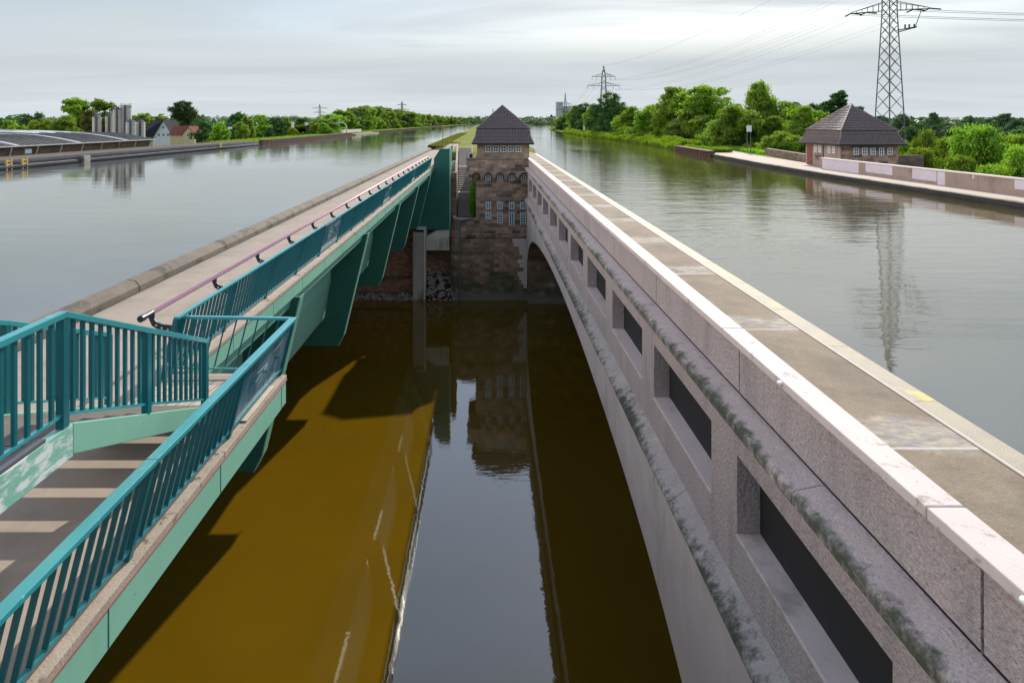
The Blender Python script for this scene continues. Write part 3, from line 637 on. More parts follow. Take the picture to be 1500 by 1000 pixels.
ribbon('towpath', [(rx(y) + .2, rx(y) + 5, y, Z(4.53)) for y in (-20, 20, 40, 60, 74, 85, 96)] + [(rx(110) + 2, rx(110) + 6, 110, Z(4.40)), (rx(130) + 4, rx(130) + 8, 130, Z(4.38)), (rx(200) + 5, rx(200) + 8, 200, Z(4.36)), (rx(320) + 5, rx(320) + 8, 320, Z(4.36))], 'path')
tag(MB().box(30.7, 35.5, -20, 67.6, Z(7), Z(4.56)).build('bridge_side_slab', 'smooth_cast', mb_))
pw = thing('parapet_wall', 'tan parapet wall with lilac repainted patches beside the canal towpath', 'wall', (33, 50, Z(4.5)))
MB().hbox(33.0, 33.4, 5, 65.6, 3.52, 4.6).build('wall', 'plaster_wall', pw)
MB().hbox(32.93, 33.47, 5, 65.6, 3.44, 3.52).build('coping', 'coping', pw)
random.seed(8)
yy = 65.4; seq = [(6.6, 0, 1), (1.0, 1.0, 0), (3.9, 0, .75), (2.3, .8, 0), (3.0, 0, .8), (.9, 0, 1.0), (2.6, 1, 0), (.6, 0, .25), (3.0, 1, 0), (1.8, 0, .6), (.5, 1, 0), (3.6, 0, .8), (1.6, 1, 0), (2.2, 0, .85), (.4, 0, .7), (4, 1, 0), (4, 0, .8), (3, 1, 0), (5, 0, .9)]
for (L, g, c) in seq:
    if c:
        MB().hbox(32.996, 33.0, yy - L + .06, yy - .04, 3.54, 3.54 + c * .98).build('painted_patch', 'lilac_paint', pw)
    yy -= L
for k in range(9): MB().hbox(32.985, 32.999, 65.6 - k * 6.9 - .35, 65.6 - k * 6.9, 3.53, 4.58).build('pilaster', 'plaster_wall', pw)
bw_ = thing('boundary_wall', 'low brown stone wall left of the canal house', 'wall', (37, 85, Z(4.5)))
m = MB(); a0 = Vector((36.6, 73.6, 0)); a1 = Vector((40.5, 96, 0))
m.add([], [])
for (p, qq, h0) in ((a0, a1, 3.75),):
    m.ext([(p.x - .25, p.y, Z(4.6)), (p.x + .25, p.y, Z(4.6)), (qq.x + .25, qq.y, Z(4.6)), (qq.x - .25, qq.y, Z(4.6))], (0, 0, .85))
m.build('wall', 'wall_brown', bw_)
MB().ext([(a0.x - .3, a0.y, Z(3.75)), (a0.x + .3, a0.y, Z(3.75)), (a1.x + .3, a1.y, Z(3.75)), (a1.x - .3, a1.y, Z(3.75))], (0, 0, .08)).build('coping', 'wall_brown', bw_)
bp_ = thing('boundary_wall', 'short brown wall stub at the right rear of the canal house', 'wall', (42, 67.5, Z(4.5)))
MB().hbox(40.9, 44.3, 67.2, 67.7, 3.3, 9).build('wall', 'wall_brown', bp_)

# ------------------------------------------------------------------ houses with flared tiled roofs (pump tower and canal house)
def tslope(m, A, B, C, D, tw=.30, th=.38, amp=.06):
    """pantile surface between lower edge A-B and upper edge D-C"""
    A, B, C, D = map(Vector, (A, B, C, D)); wl = (B - A).length; hl = ((A + B) / 2 - (C + D) / 2).length
    rows = max(2, int(hl / th)); nrm = (B - A).cross(D - A).normalized(); U = (B - A).normalized()
    for r in range(rows):
        for half in (0, 1):
            pass
        v0, v1 = r / rows, (r + 1) / rows
        L0, R0 = A.lerp(D, v0), B.lerp(C, v0); L1, R1 = A.lerp(D, v1), B.lerp(C, v1)
        u0a, u0b = (L0 - A).dot(U), (R0 - A).dot(U); u1a, u1b = (L1 - A).dot(U), (R1 - A).dot(U)
        n = max(2, int((u0b - u0a) / tw) * 4); vs = []
        for k in range(n + 1):
            t = k / n
            p = L0.lerp(R0, t); u = (p - A).dot(U); q = L1.lerp(R1, t); u2 = (q - A).dot(U)
            wv = amp * abs(math.sin(math.pi * u / tw)); wv2 = amp * abs(math.sin(math.pi * u2 / tw))
            vs += [p + nrm * (wv + .035), q + nrm * (wv2 + .0), p + nrm * (wv + .0)]
        fs = []
        for k in range(n): fs += [(3 * k, 3 * k + 3, 3 * k + 4, 3 * k + 1), (3 * k + 2, 3 * k + 5, 3 * k + 3, 3 * k)]
        m.add(vs, fs)
def flared_roof(par, x0, x1, y0, y1, he, kx0, kx1, ky0, ky1, hk, px, py0, py1, hp):
    m = MB()
    e = [P(x0, y0, he), P(x1, y0, he), P(x1, y1, he), P(x0, y1, he)]
    mi = .35
    k_ = [P(kx0, ky0, hk), P(kx1, ky0, hk), P(kx1, ky1, hk), P(kx0, ky1, hk)]
    c_ = [Vector(a).lerp(b, .45) + (Vector(b) - Vector(a)).cross(Vector((0, 0, 1))) * 0 for a, b in zip(e, k_)]
    cc = sum(e, Vector()) / 4
    for i, c in enumerate(c_):   # concave flare
        d = (cc - c); d.z = 0; c += d.normalized() * .16
    p0, p1 = P(px, py0, hp), P(px, py1, hp)
    for i in range(4):
        j = (i + 1) % 4
        tslope(m, e[i], e[j], c_[j], c_[i]); tslope(m, c_[i], c_[j], k_[j], k_[i])
    kk = [v + Vector((0, 0, .0)) for v in k_]
    o = .10
    kk = [P(kx0 - o, ky0 - o, hk - .03), P(kx1 + o, ky0 - o, hk - .03), P(kx1 + o, ky1 + o, hk - .03), P(kx0 - o, ky1 + o, hk - .03)]
    tslope(m, kk[0], kk[1], p0, p0); tslope(m, kk[1], kk[2], p1, p0); tslope(m, kk[2], kk[3], p1, p1); tslope(m, kk[3], kk[0], p0, p1)
    m.add(e, [(0, 3, 2, 1)])
    rf = m.build('roof', 'tile_dark', par, recalc=False)
    r = MB()
    for i in range(4): r.tube([kk[i], (p0 if i < 2 else p1)], .09, 8); r.tube([e[i], c_[i], k_[i]], .08, 8)
    if (p1 - p0).length > .1: r.tube([p0, p1], .09, 8)
    r.build('ridge_tile', 'tile_ridge', rf)
    m = MB(); g = .10
    for i in range(4):
        m.bar(e[i] - Vector((0, 0, .06)), e[(i + 1) % 4] - Vector((0, 0, .06)), g, .12)
    m.build('gutter', 'dark_metal', rf)
    return rf
def window(par, c, axis, w, h, nx, nz, fw=.06, proud=.05, mat='white_paint'):
    """window centred at c on a wall; axis 'y-' faces -Y, 'x-' faces -X"""
    m = MB(); g = MB()
    def bx(mm, u0, u1, v0, v1, d0, d1):
        if axis == 'y-': mm.box(c[0] + u0, c[0] + u1, c[1] - d1, c[1] - d0, c[2] + v0, c[2] + v1)
        else: mm.box(c[0] - d1, c[0] - d0, c[1] + u0, c[1] + u1, c[2] + v0, c[2] + v1)
    bx(m, -w / 2, -w / 2 + fw, -h / 2, h / 2, .0, proud); bx(m, w / 2 - fw, w / 2, -h / 2, h / 2, .0, proud)
    bx(m, -w / 2 + fw, w / 2 - fw, -h / 2, -h / 2 + fw, .0, proud); bx(m, -w / 2 + fw, w / 2 - fw, h / 2 - fw, h / 2, .0, proud)
    for i in range(1, nx):
        u = -w / 2 + w * i / nx; bx(m, u - fw * .4, u + fw * .4, -h / 2 + fw, h / 2 - fw, .005, proud - .01)
    for i in range(1, nz):
        v = -h / 2 + h * i / nz; bx(m, -w / 2 + fw, w / 2 - fw, v - fw * .4, v + fw * .4, .005, proud - .013)
    o = m.build('window', mat, par)
    bx(g, -w / 2 + fw * .5, w / 2 - fw * .5, -h / 2 + fw * .5, h / 2 - fw * .5, .003, .014)
    g.build('pane', 'pane', o)
    return o
tw = thing('pump_tower', 'dark stone tower with flared tiled roof standing between the two bridges', 'tower', (1.6, 71, 0))
flared_roof(tw, -1.58, 4.75, 68.0, 75.9, 2.12, -1.05, 4.32, 68.75, 75.1, .62, 1.62, 71.6, 72.3, -1.86)
MB().hbox(-1.08, 4.34, 68.8, 75.2, 2.1, 4.2).build('upper_wall', 'tower_stone_pale', tw)
for x in (715, 726.2, 737.4, 748.4, 759.4): window(tw, ((x - 714) / 14.1, 68.8, Z(2.70)), 'y-', .60, .66, 2, 2, .09)
MB().hbox(-2.07, 4.58, 67.7, 68.1, 3.72, 4.95).build('parapet', 'tower_stone', tw)
MB().hbox(-2.16, 4.66, 67.62, 68.2, 3.62, 3.72).build('parapet_coping', 'quay_stone', tw)
MB().hbox(-2.07, -1.67, 68.1, 75.6, 3.72, 4.95).build('parapet', 'tower_stone', tw)
MB().hbox(-1.67, 4.5, 68.1, 76, 4.4, 4.9).build('terrace', 'tower_stone', tw)
MB().hbox(-1.2, 4.42, 68.3, 75.6, 4.9, 11.2).build('body', 'tower_stone', tw)
# machicolation arches
m = MB(); cxs = [(x - 714) / 14.26 for x in (697.5, 715, 732.3, 749.7, 767)]
def arcrow(m, x0, x1, cxs, r, ht, hb, y0, y1, n=10):
    hc = ht + .12 + r; pts = []
    edges = []
    x = x0
    segs = []
    for c in cxs: segs.append((c - r, c + r))
    # solid columns between arches
    prev = x0
    for (a, b) in segs + [(x1, x1)]:
        if a > prev + .01: m.hbox(prev, a, y0, y1, ht, hb)
        prev = b
    for c in cxs:
        for k in range(n):
            t0 = math.pi * k / n; t1 = math.pi * (k + 1) / n
            xa, xb = c - r * math.cos(t0), c - r * math.cos(t1); ha, hb2 = hc - r * math.sin(t0), hc - r * math.sin(t1)
            m.ext([(xa, y0, Z(ht)), (xb, y0, Z(ht)), (xb, y0, Z(hb2)), (xa, y0, Z(ha))], (0, y1 - y0, 0))
arcrow(m, -2.07, 4.58, cxs, .42, 4.96, 5.62, 67.72, 68.3)
m.build('corbel_arches', 'tower_stone', tw)
m = MB()
edges_x = [cxs[0] - .55] + [(a + b) / 2 for a, b in zip(cxs, cxs[1:])] + [4.3]
for x in edges_x:
    m = MB(); m.prismY([(x - .17, 5.62), (x + .17, 5.62), (x + .12, 5.86), (x - .12, 5.86)], 67.78, 68.3)
    m.prismY([(x - .12, 5.86), (x + .12, 5.86), (x + .06, 6.05), (x - .06, 6.05)], 67.98, 68.3)
    m.build('corbel', 'tower_stone', tw, .02)
MB().lathe((-1.2, 68.9), [(.05, Z(6.6)), (.55, Z(6.1)), (.85, Z(5.5)), (.87, Z(4.95))], 20).build('corner_corbel', 'tower_stone', tw)
for x in (715, 732.3, 749.7, 767): window(tw, ((x - 714) / 14.23, 68.3, Z(5.62)), 'y-', .56, .62, 2, 2, .085)
for x in (715.3, 732.3, 749.6, 766.2): window(tw, ((x - 714) / 14.23, 68.3, Z(8.53)), 'y-', .56, .74, 2, 3, .08)
for x, hb_, nz in ((715.3, 9.93, 3), (732.3, 10.35, 4), (749.6, 10.80, 6), (766.2, 11.12, 7)):
    ht_ = 9.22; window(tw, ((x - 714) / 14.23, 68.3, Z((ht_ + hb_) / 2)), 'y-', .56, hb_ - ht_, 2, nz, .08)
# pier
pier = [(4.6, 67.9), (-3.1, 67.9), (-3.45, 68.1), (-3.75, 68.6), (-3.9, 69.3), (-3.9, 71.9), (31, 71.9), (31, 67.9)]
MB().prismZ(pier, -3, Z(11.75)).build('pier', 'pier_stone', tw)
led = [(4.5, 67.75), (-3.15, 67.75), (-3.6, 68.0), (-3.92, 68.6), (-4.08, 69.3), (-4.08, 71.9), (4.5, 71.9)]
MB().prismZ(led, Z(11.75), Z(11.35)).build('ledge', 'pier_stone', tw, .06)
up = [(4.3, 67.95), (-3.0, 67.95), (-3.4, 68.15), (-3.7, 68.65), (-3.82, 69.4), (-3.82, 72.5), (4.3, 72.5)]
MB().prismZ(up, Z(11.35), Z(10.55)).build('upper_pier', 'tower_stone', tw)
# curved bastion wall on the pier
cw = [( -1.2, 68.05), (-2.2, 68.1), (-3.0, 68.3), (-3.5, 68.8), (-3.68, 69.6), (-3.6, 71.5)]
cwi = [(-1.2, 68.4), (-2.1, 68.45), (-2.8, 68.62), (-3.2, 69.0), (-3.34, 69.7), (-3.28, 71.5)]
for nm, h0, h1, mt in (('bastion_wall', 10.55, 9.95, 'tower_stone'), ('bastion_coping', 9.95, 9.85, 'edge_strip')):
    m = MB()
    for i in range(len(cw) - 1): m.ext([(cw[i][0], cw[i][1], Z(h0)), (cwi[i][0], cwi[i][1], Z(h0)), (cwi[i + 1][0], cwi[i + 1][1], Z(h0)), (cw[i + 1][0], cw[i + 1][1], Z(h0))], (0, 0, h0 - h1))
    m.build(nm, mt, tw)
# pale quoins where the pink bridge meets the pier
m = MB(); hq = 11.85
for i, wq in enumerate((1.5, 1.35, .8, .75, .45, .95, .75, .35, .95, .8, .55, .35)):
    m.hbox(4.05 - wq, 4.05, 67.86, 67.94, hq, hq + .42); hq += .425
m.build('quoin', 'smooth_cast', tw, .01)
dp = thing('drainpipe', 'thin blue-grey drainpipe running down the tower pier', 'pipe', (-2.85, 67.8, 0))
MB().tube([(-2.85, 67.72, .1), (-2.85, 67.72, Z(10.1)), (-2.5, 67.9, Z(9.9)), (-1.3, 68.0, Z(9.8))], .09, 8).build('pipe', 'steel_green', dp, smooth=True)
m = MB()
for h in (11, 13.2, 15.4, 17.6): m.hbox(-2.98, -2.72, 67.62, 67.9, h, h + .08)
m.build('clamp', 'steel_grey', dp)
ds = thing('stone_arch_niche', 'small pale arched stone hood on the tower terrace', 'hood', (-1.75, 68.9, Z(3.7)))
m = MB(); n = 8
pts = [(-2.0, 3.62)] + [(-1.72 - .27 * math.cos(math.pi * k / n), 3.38 - .3 * math.sin(math.pi * k / n)) for k in range(n + 1)] + [(-1.44, 3.62)]
m.prismY(pts, 68.5, 69.0); m.build('hood', 'concrete_pale', ds)
m = MB(); m.prismY([(-1.88, 3.6)] + [(-1.72 - .15 * math.cos(math.pi * k / n), 3.36 - .16 * math.sin(math.pi * k / n)) for k in range(n + 1)] + [(-1.56, 3.6)], 68.48, 68.498); m.build('niche', 'black', ds)
# steps down the dike
ss = thing('hillside_steps', 'long stone steps climbing the grass dike left of the tower', 'stairs', (-3.5, 90, Z(7)))
m = MB()
ya = 72.5; n = 46
prof = [(72.5, 10.1), (80, 8.5), (81, 8.5), (92, 6.2), (93.4, 6.2), (110, 4.22)]
y = 72.5
while y < 110:
    y2 = y + .8
    h = 18.2 - lerp([(a, 18.2 - b) for a, b in prof], y)
    m.hbox(-3.25 - (y - 72.5) * .04, -1.75 - (y - 72.5) * .026, y, y2 + .02, h - .05, h + .6)
    y = y2
m.build('steps', 'stair_stone', ss)
for (yy, h) in ((80.1, 8.42), (92.2, 6.1), (109.9, 4.08)):
    MB().hbox(-3.27 - (yy - 72.5) * .04, -1.73 - (yy - 72.5) * .026, yy, yy + 1.0, h - .02, h + .1).build('landing', 'stair_edge', ss)
w1 = thing('retaining_wall', 'narrow pinkish stepped wall between the steps and the steel bridge', 'wall', (-4.6, 80, Z(7)))
m = MB()
for (ya, ha, yb, hb_) in ((72.3, 10.1, 80, 8.5), (80, 8.5, 81, 8.5), (81, 8.5, 92, 6.2), (92, 6.2, 93.4, 6.2), (93.4, 6.2, 110, 4.25)):
    xa, xb = -3.62 - (ya - 72.5) * .04, -3.62 - (yb - 72.5) * .04
    m.add([(xa, ya, Z(ha - .75)), (xa + .28, ya, Z(ha - .75)), (xb + .28, yb, Z(hb_ - .75)), (xb, yb, Z(hb_ - .75)), (xa, ya, Z(ha + 1.5)), (xa + .28, ya, Z(ha + 1.5)), (xb + .28, yb, Z(hb_ + 1.5)), (xb, yb, Z(hb_ + 1.5))], [(0, 1, 2, 3), (4, 7, 6, 5), (0, 4, 5, 1), (1, 5, 6, 2), (2, 6, 7, 3), (3, 7, 4, 0)])
m.build('wall', 'pink_render', w1)
MB().hbox(-3.84, -3.5, 72.0, 72.9, 4.2, 10.3).build('column', 'concrete_grey', w1)
hr_ = thing('handrail', 'slender mauve handrail along the right side of the hillside steps', 'railing', (-1.9, 75, Z(9)))
m = MB()
pts = [P(-1.62, 72.4, 9.0), P(-1.80, 80, 7.4), P(-2.10, 92, 5.1), P(-2.55, 109, 3.2)]
m.tube(pts, .06, 6)
for i, t in enumerate((72.4, 76, 80, 84, 88, 92, 98, 104, 109)):
    h = 18.2 - lerp([(72.4, 9.2), (80, 10.8), (92, 13.1), (109, 15.0)], t); x = -1.62 - (t - 72.4) * .0255
    m.tube([P(x, t, h), P(x, t, h + 1.15)], .05, 6)
m.build('rail', 'pink_render', hr_)

# canal house on the right bank
ch = thing('canal_house', 'small stone house with flared dark tiled roof on the right bank', 'house', (38, 69.6, Z(4.5)))
flared_roof(ch, 34.7, 41.5, 65.4, 73.9, 2.16, 35.35, 40.85, 66.1, 73.2, .80, 38.1, 69.3, 70.1, -1.80)
MB().hbox(35.3, 40.95, 66.0, 73.2, 2.1, 9).build('walls', 'tower_stone', ch)
for k in range(5): window(ch, (36.75 + k * .84, 66.0, Z(2.85)), 'y-', .52, .72, 2, 2, .09)
for yy in (67.3, 68.2, 70.1, 71.0): window(ch, (35.3, yy, Z(2.75)), 'x-', .5, .72, 2, 2, .09)
MB().hbox(35.22, 35.298, 66.0, 73.2, 2.22, 4.5).build('render_panel', 'plaster_wall', ch)
for (a, b) in ((66.05, 66.5), (73.0, 73.2)): MB().hbox(35.2, 35.22, a, b, 2.22, 4.5).build('pilaster', 'pink_render', ch)
d = MB().hbox(35.17, 35.21, 71.75, 72.85, 2.45, 4.5).build('door', 'door_brown', ch); MB().hbox(35.13, 35.17, 71.85, 71.9, 3.4, 3.5).build('handle', 'dark_metal', d)
for yy in (67.3, 68.2, 70.1, 71.0): pass
for o in [k for k in KIDS[ch] if k.name.startswith('window')][5:]: o.location.x = -.09; 
MB().hbox(35.15, 35.2, 69.35, 69.45, 2.3, 4.5).build('downpipe', 'dark_metal', ch)
# graffiti scrawl on the canal side
m = MB(); random.seed(2)
def stroke(pts):
    for a, b in zip(pts, pts[1:]): m.bar((35.205, 71.3 - a[0], Z(3.6) + a[1]), (35.205, 71.3 - b[0], Z(3.6) + b[1]), .05, .01, (1, 0, 0))
stroke([(.05, .2), (.3, .25), (.12, -.15), (.1, -.35)]); stroke([(.3, .2), (.45, -.1), (.6, .15), (.55, -.35)]); stroke([(.4, -.2), (.65, .0), (.7, .3)])
stroke([(.8, .35), (.78, -.3), (1.0, -.25), (1.1, -.05), (.85, .02), (1.1, .15), (1.0, .35), (.8, .35)]); stroke([(1.2, .3), (1.35, -.25), (1.5, .3), (1.3, .0), (1.5, -.1)])
m.build('graffiti', 'graffiti', ch)

# ------------------------------------------------------------------ power pylons and lines
def pylon(name, label, X, Y, yaw, zb, ztop, arms, wb, wt, full=True, r=.075, body=None):
    t = thing(name, label, 'pylon', (X, Y, zb), 'lattice power pylons')
    rot = Matrix.Rotation(yaw, 3, 'Z')
    rotb = Matrix.Rotation(yaw if body is None else body, 3, 'Z')
    def WB(u, v, z): q = rotb @ Vector((u, v, 0)); return Vector((X + q.x, Y + q.y, z))
    def W(u, v, z): q = rot @ Vector((u, v, 0)); return Vector((X + q.x, Y + q.y, z))
    H = ztop - zb
    def hw(z): return (wb + (wt - wb) * min(1, (z - zb) / (arms[0][0] - zb))) / 2 if z < arms[-1][0] else wt / 2 * max(.08, (ztop - z) / (ztop - arms[-1][0]))
    def quad(z): a = hw(z); return [WB(-a, -a, z), WB(a, -a, z), WB(a, a, z), WB(-a, a, z)]
    zs = [zb]
    while zs[-1] < ztop - .8: zs.append(min(ztop, zs[-1] + max(1.1, hw(zs[-1]) * 1.75 * (1 if full else 1.6))))
    zs[-1] = ztop
    for i in range(4):
        m = MB(); pts = [quad(z)[i] for z in zs]
        for a, b in zip(pts, pts[1:]): m.bar(a, b, r * 1.5)
        m.build('leg', 'steel_grey', t)
    m = MB()
    for z0, z1 in zip(zs, zs[1:]):
        q0, q1 = quad(z0), quad(z1)
        for i in range(4):
            j = (i + 1) % 4; m.bar(q0[i], q1[j], r * .8); m.bar(q0[j], q1[i], r * .8)
    m.build('bracing', 'steel_grey', t)
    ends = []
    for (za, half) in arms:
        m = MB(); a = hw(za)
        for s in (-1, 1):
            tip = W(s * half, 0, za)
            for v in (-a, a):
                m.bar(W(s * a, v, za), tip, r); m.bar(W(s * a, v, za + 1.3), tip + Vector((0, 0, .1)), r)
            for k in range(1, 6):
                u = a + (half - a) * k / 6; zt = za + 1.3 * (1 - k / 6); vv = a * (1 - k / 6)
                m.bar(W(s * u, -vv, za), W(s * u, vv, za), r * .6); m.bar(W(s * u, -vv, za), W(s * u, -vv, zt), r * .6); m.bar(W(s * u, vv, za), W(s * u, vv, zt), r * .6)
            ends.append((tip, s, za)); ends.append((W(s * (half * .6), 0, za), s, za))
        m.build('cross_arm', 'steel_grey', t)
    for (p, s, za) in ends:
        if body is not None:
            for q in (Vector((-.1, 1.4, -.2)), Vector((1.3, -.4, -.2))): MB().tube([p, p + q], .10, 6).build('insulator', 'insulator', t)
            continue
        MB().tube([p + Vector((0, 0, -.05)), p + Vector((0, 0, -1.2))], .07, 6).build('insulator', 'insulator', t)
    return t, ends, W
p1, e1, W1 = pylon('power_pylon', 'large lattice power pylon rising behind the canal house', 58.3, 96, R(-27), 6.8, CZ + 27, [(CZ + 16.2, 4.9), (CZ + 20.5, 3.8)], 3.5, 1.32, body=R(14))
p2, e2, W2 = pylon('power_pylon', 'lattice power pylon with two cross arms in front of the canal side trees', 46, 262, R(0), 10, CZ + 22.5, [(CZ + 14.6, 6.4), (CZ + 18.2, 4.6)], 5, 1.6, False, .11)
p3, e3, W3 = pylon('power_pylon', 'distant lattice pylon beside the pale silo building on the horizon', 57, 485, R(0), 10, CZ + 22, [(CZ + 9.5, 6.4), (CZ + 13.5, 4.6)], 5, 1.6, False, .16)
pylon('power_pylon', 'faint far pylon above the trees on the left, left one of two', -195, 770, R(20), 8, CZ + 22, [(CZ + 12, 7), (CZ + 17, 9)], 5, 1.6, False, .22)
pylon('power_pylon', 'faint far pylon above the trees on the left, right one of two', -91, 705, R(20), 8, CZ + 23, [(CZ + 14, 8), (CZ + 19, 5)], 5, 1.6, False, .22)
def wire(a, b, sag, r, label, group='power lines strung between the pylons'):
    pts = []
    for k in range(17):
        t = k / 16; p = a.lerp(b, t); p.z -= sag * 4 * t * (1 - t); pts.append(p)
    tag(MB().tube(pts, r, 4).build('power_line', 'wire'), label, 'power line', group)
D = Vector((0, 0, -1.2)); DP = Vector((0, 0, -.25))
for i in range(8):
    wire(e1[i][0] + DP, e2[i][0] + D, 4.0, .014, 'thin overhead power line sagging from the large pylon to the second pylon')
for i in range(8):
    wire(e2[i][0] + D, e3[i][0] + D, 4.0, .03, 'thin overhead power line between the second and the distant pylon')
for i in range(8):
    tgt = e1[i][0] + DP + Vector((190, -30, 2.0)); wire(e1[i][0] + DP, tgt, 4.0, .028, 'thin overhead power line leaving the large pylon to the right')
wire(W1(0, 0, CZ + 27), W2(0, 0, CZ + 22.5), 3, .022, 'topmost earth wire between the large and the second pylon')
# hanging insulator platform on the pylon
sp = thing('switch_platform', 'small dark switch platform hung on the right side of the large pylon', 'platform', (60, 94, CZ + 12))
m = MB(); m.bar(W1(.8, -1.0, CZ + 13.2), W1(3.0, -1.4, CZ + 13.5), .22, .12); m.bar(W1(3.0, -1.4, CZ + 13.5), W1(3.9, 0, CZ + 16.1), .07); m.bar(W1(1.2, 1.0, CZ + 13.2), W1(3.2, -1.4, CZ + 13.5), .12, .12)
for u in (1.8, 2.3, 2.9): m.tube([W1(u, -1.2, CZ + 13.35), W1(u, -1.2, CZ + 13.95)], .12, 6)
m.build('arm', 'dark_metal', sp)

# ------------------------------------------------------------------ factory, silos, houses on the left
hall = thing('factory_hall', 'long low brick hall with ribbed barrel roof beside the left canal bank', 'factory', (-68, 90, 7))
XH = -61.5
MB().box(XH - 28, XH, 40, 121, 6.9, Z(3.0)).build('wall', 'hall_brick', hall)
m = MB()
n = 10; prof = [(XH + .5 - 9.5 * k / n, 3.02 - 1.25 * math.sin(math.pi * .5 * k / n) ) for k in range(n + 1)]
prof2 = prof + [(XH - 9, 3.0)]
m.prismY(prof2, 40, 121.5); m.build('barrel_roof', 'roof_brown', hall)
y = 62
while y < 121:
    m = MB()
    m.add([(a[0], yy_, Z(a[1]) + dz_) for a in prof for (yy_, dz_) in ((y, 0), (y, .10), (y + .14, .10), (y + .14, 0))], [(4 * i + k, 4 * i + (k + 1) % 4, 4 * i + 4 + (k + 1) % 4, 4 * i + 4 + k) for i in range(n) for k in range(4)])
    m.build('roof_rib', 'roof_grey', hall); y += 1.25
for y in (47, 60, 73, 86, 99, 112):
    m = MB()
    for (a, b) in zip(prof, prof[1:]): m.bar((a[0], y, Z(a[1]) + .06), (b[0], y, Z(b[1]) + .06), .9, .1)
    m.build('skylight', 'roof_light', hall)
MB().prismY([(XH - 9, 1.75), (XH - 28, 1.1), (XH - 28, 3), (XH - 9, 3)], 40, 120).build('upper_roof', 'roof_grey', hall)
for k, y in enumerate((66, 76, 80, 95, 104, 108, 112)):
    m = MB(); m.ext([(XH - 10, y, Z(1.78) + .14), (XH - 16, y, Z(1.55) + .16), (XH - 16, y + 1.6, Z(1.55) + .16), (XH - 10, y + 1.6, Z(1.78) + .14)], (0, 0, .12)); m.build('skylight', 'white_paint' if k > 1 else 'roof_light', hall)
MB().box(XH - 26, XH - 22, 60, 100, Z(1.2), Z(.75)).build('roof_ridge', 'roof_grey', hall)
m = MB(); MB().hbox(XH + .3, XH + .6, 40, 121.5, 2.98, 3.12).build('gutter', 'roof_light', hall)
for y in range(45, 121, 5): MB().bar((XH + .02, y, Z(4.6)), (XH + .5, y, Z(3.05)), .14).build('bracket', 'concrete_grey', hall)
MB().hbox(XH + .01, XH + .06, 88, 89.3, 3.5, 4.1).build('sign_panel', 'white_paint', hall)
MB().prismY([(XH - 6, 1.9), (XH - 3, 1.5)], 0, 0) if False else None
def silo(X, Y, r, ztop, label, ladder=True):
    t = thing('silo', label, 'silo', (X, Y, 7), 'grey factory silos')
    m = MB(); pr_ = []
    z = 7.0
    while z < ztop - .6: pr_ += [(r, z), (r, z + 1.1), (r + .04, z + 1.12), (r + .04, z + 1.2), (r, z + 1.22)]; z += 1.22
    m.lathe((X, Y), pr_ + [(r, ztop)], 24).build('shell', 'silo', t)
    MB().lathe((X, Y), [(r + .03, ztop), (r * .5, ztop + .35), (.1, ztop + .5)], 24).build('cone_top', 'roof_grey', t)
    m = MB()
    for k in range(10):
        a = k * 2 * math.pi / 10; m.tube([(X + r * .9 * math.cos(a), Y + r * .9 * math.sin(a), ztop), (X + r * .9 * math.cos(a), Y + r * .9 * math.sin(a), ztop + .9)], .03, 4)
    m.build('roof_rail', 'steel_grey', t)
    MB().box(X + r * .2, X + r * .2 + .35, Y - r - .12, Y - r + .1, 7, ztop + .5).build('ladder', 'steel_grey', t)
sY = 128; ss_ = F / sY
for (x, wd, yt, dy, lb) in ((142, 12, 172, 0, 'squat grey silo, leftmost of the group behind the hall'), (161, 12, 171, 2, 'short grey silo standing left of the two tall ones'), (172, 12, 161, -1, 'tall grey silo, left one of the tall pair'), (184.5, 15, 158, 0, 'tallest grey silo with a ladder, right one of the tall pair'), (192, 14, 179, -4, 'lower grey silo in front of the tallest one'), (206, 12, 179, -2, 'lower grey silo at the right end of the group, next to the dark roofed house')):
    Ys = sY + dy; X = (x - 714) * Ys / F; silo(X, Ys, wd * Ys / F / 2, CZ - (yt - 180) * Ys / F, lb)
def gable_house(name, label, X, Y, w, d, ze, zr, zb, wallm, roofm, ridge_dir='y'):
    t = thing(name, label, 'house', (X, Y, zb))
    MB().ext([(X - w / 2, Y, zb), (X + w / 2, Y, zb), (X + w / 2, Y, ze), (X, Y, zr), (X - w / 2, Y, ze)], (0, d, 0)).build('wall', wallm, t)
    for s in (-1, 1):
        a = Vector((X, Y - .4, zr + .12)); b = Vector((X + s * (w / 2 + .5), Y - .4, ze - (zr - ze) / (w / 2) * .5 + .12))
        MB().ext([a, b, b + Vector((0, 0, .2)), a + Vector((0, 0, .2))], (0, d + .8, 0)).build('roof', roofm, t)
    return t
g = gable_house('gabled_house', 'white gabled house with steep blue-black roof behind the silos', -139.5, 285, 9, 11, 11.5, CZ + 1.0, 7, 'facade_white', 'tile_black')
for (dx, z) in ((-1.9, 13), (0, 13), (1.9, 13), (0, 16.2)): window(g, (-139.5 + dx, 285, z), 'y-', 1.1, 1.3, 2, 1, .12)
m = MB(); tag(g)
MB().ext([(-143.9, 284.7, 11.8), (-151.5, 284.7, 11.8), (-147.4, 284.7, CZ + 1.0), (-139.5, 284.7, CZ + 1.0)], (0, .3, 0)) 
g2 = thing('gabled_house', 'red roofed house with a cream gable next to the white gabled house', 'house', (-128, 268, 7))
X0, X1, Yh = -128.5, -118.5, 268
MB().box(X0, X1, Yh, Yh + 8, 7, 13.4).build('wall', 'cream_paint', g2)
MB().ext([(X0 - .4, Yh - .5, 13.2), (X0 - .4, Yh + 8.5, 13.2), (X0 - .4, Yh + 4, 17.0)], (X1 - X0 - 2.6, 0, 0)).build('roof', 'tile_red', g2)
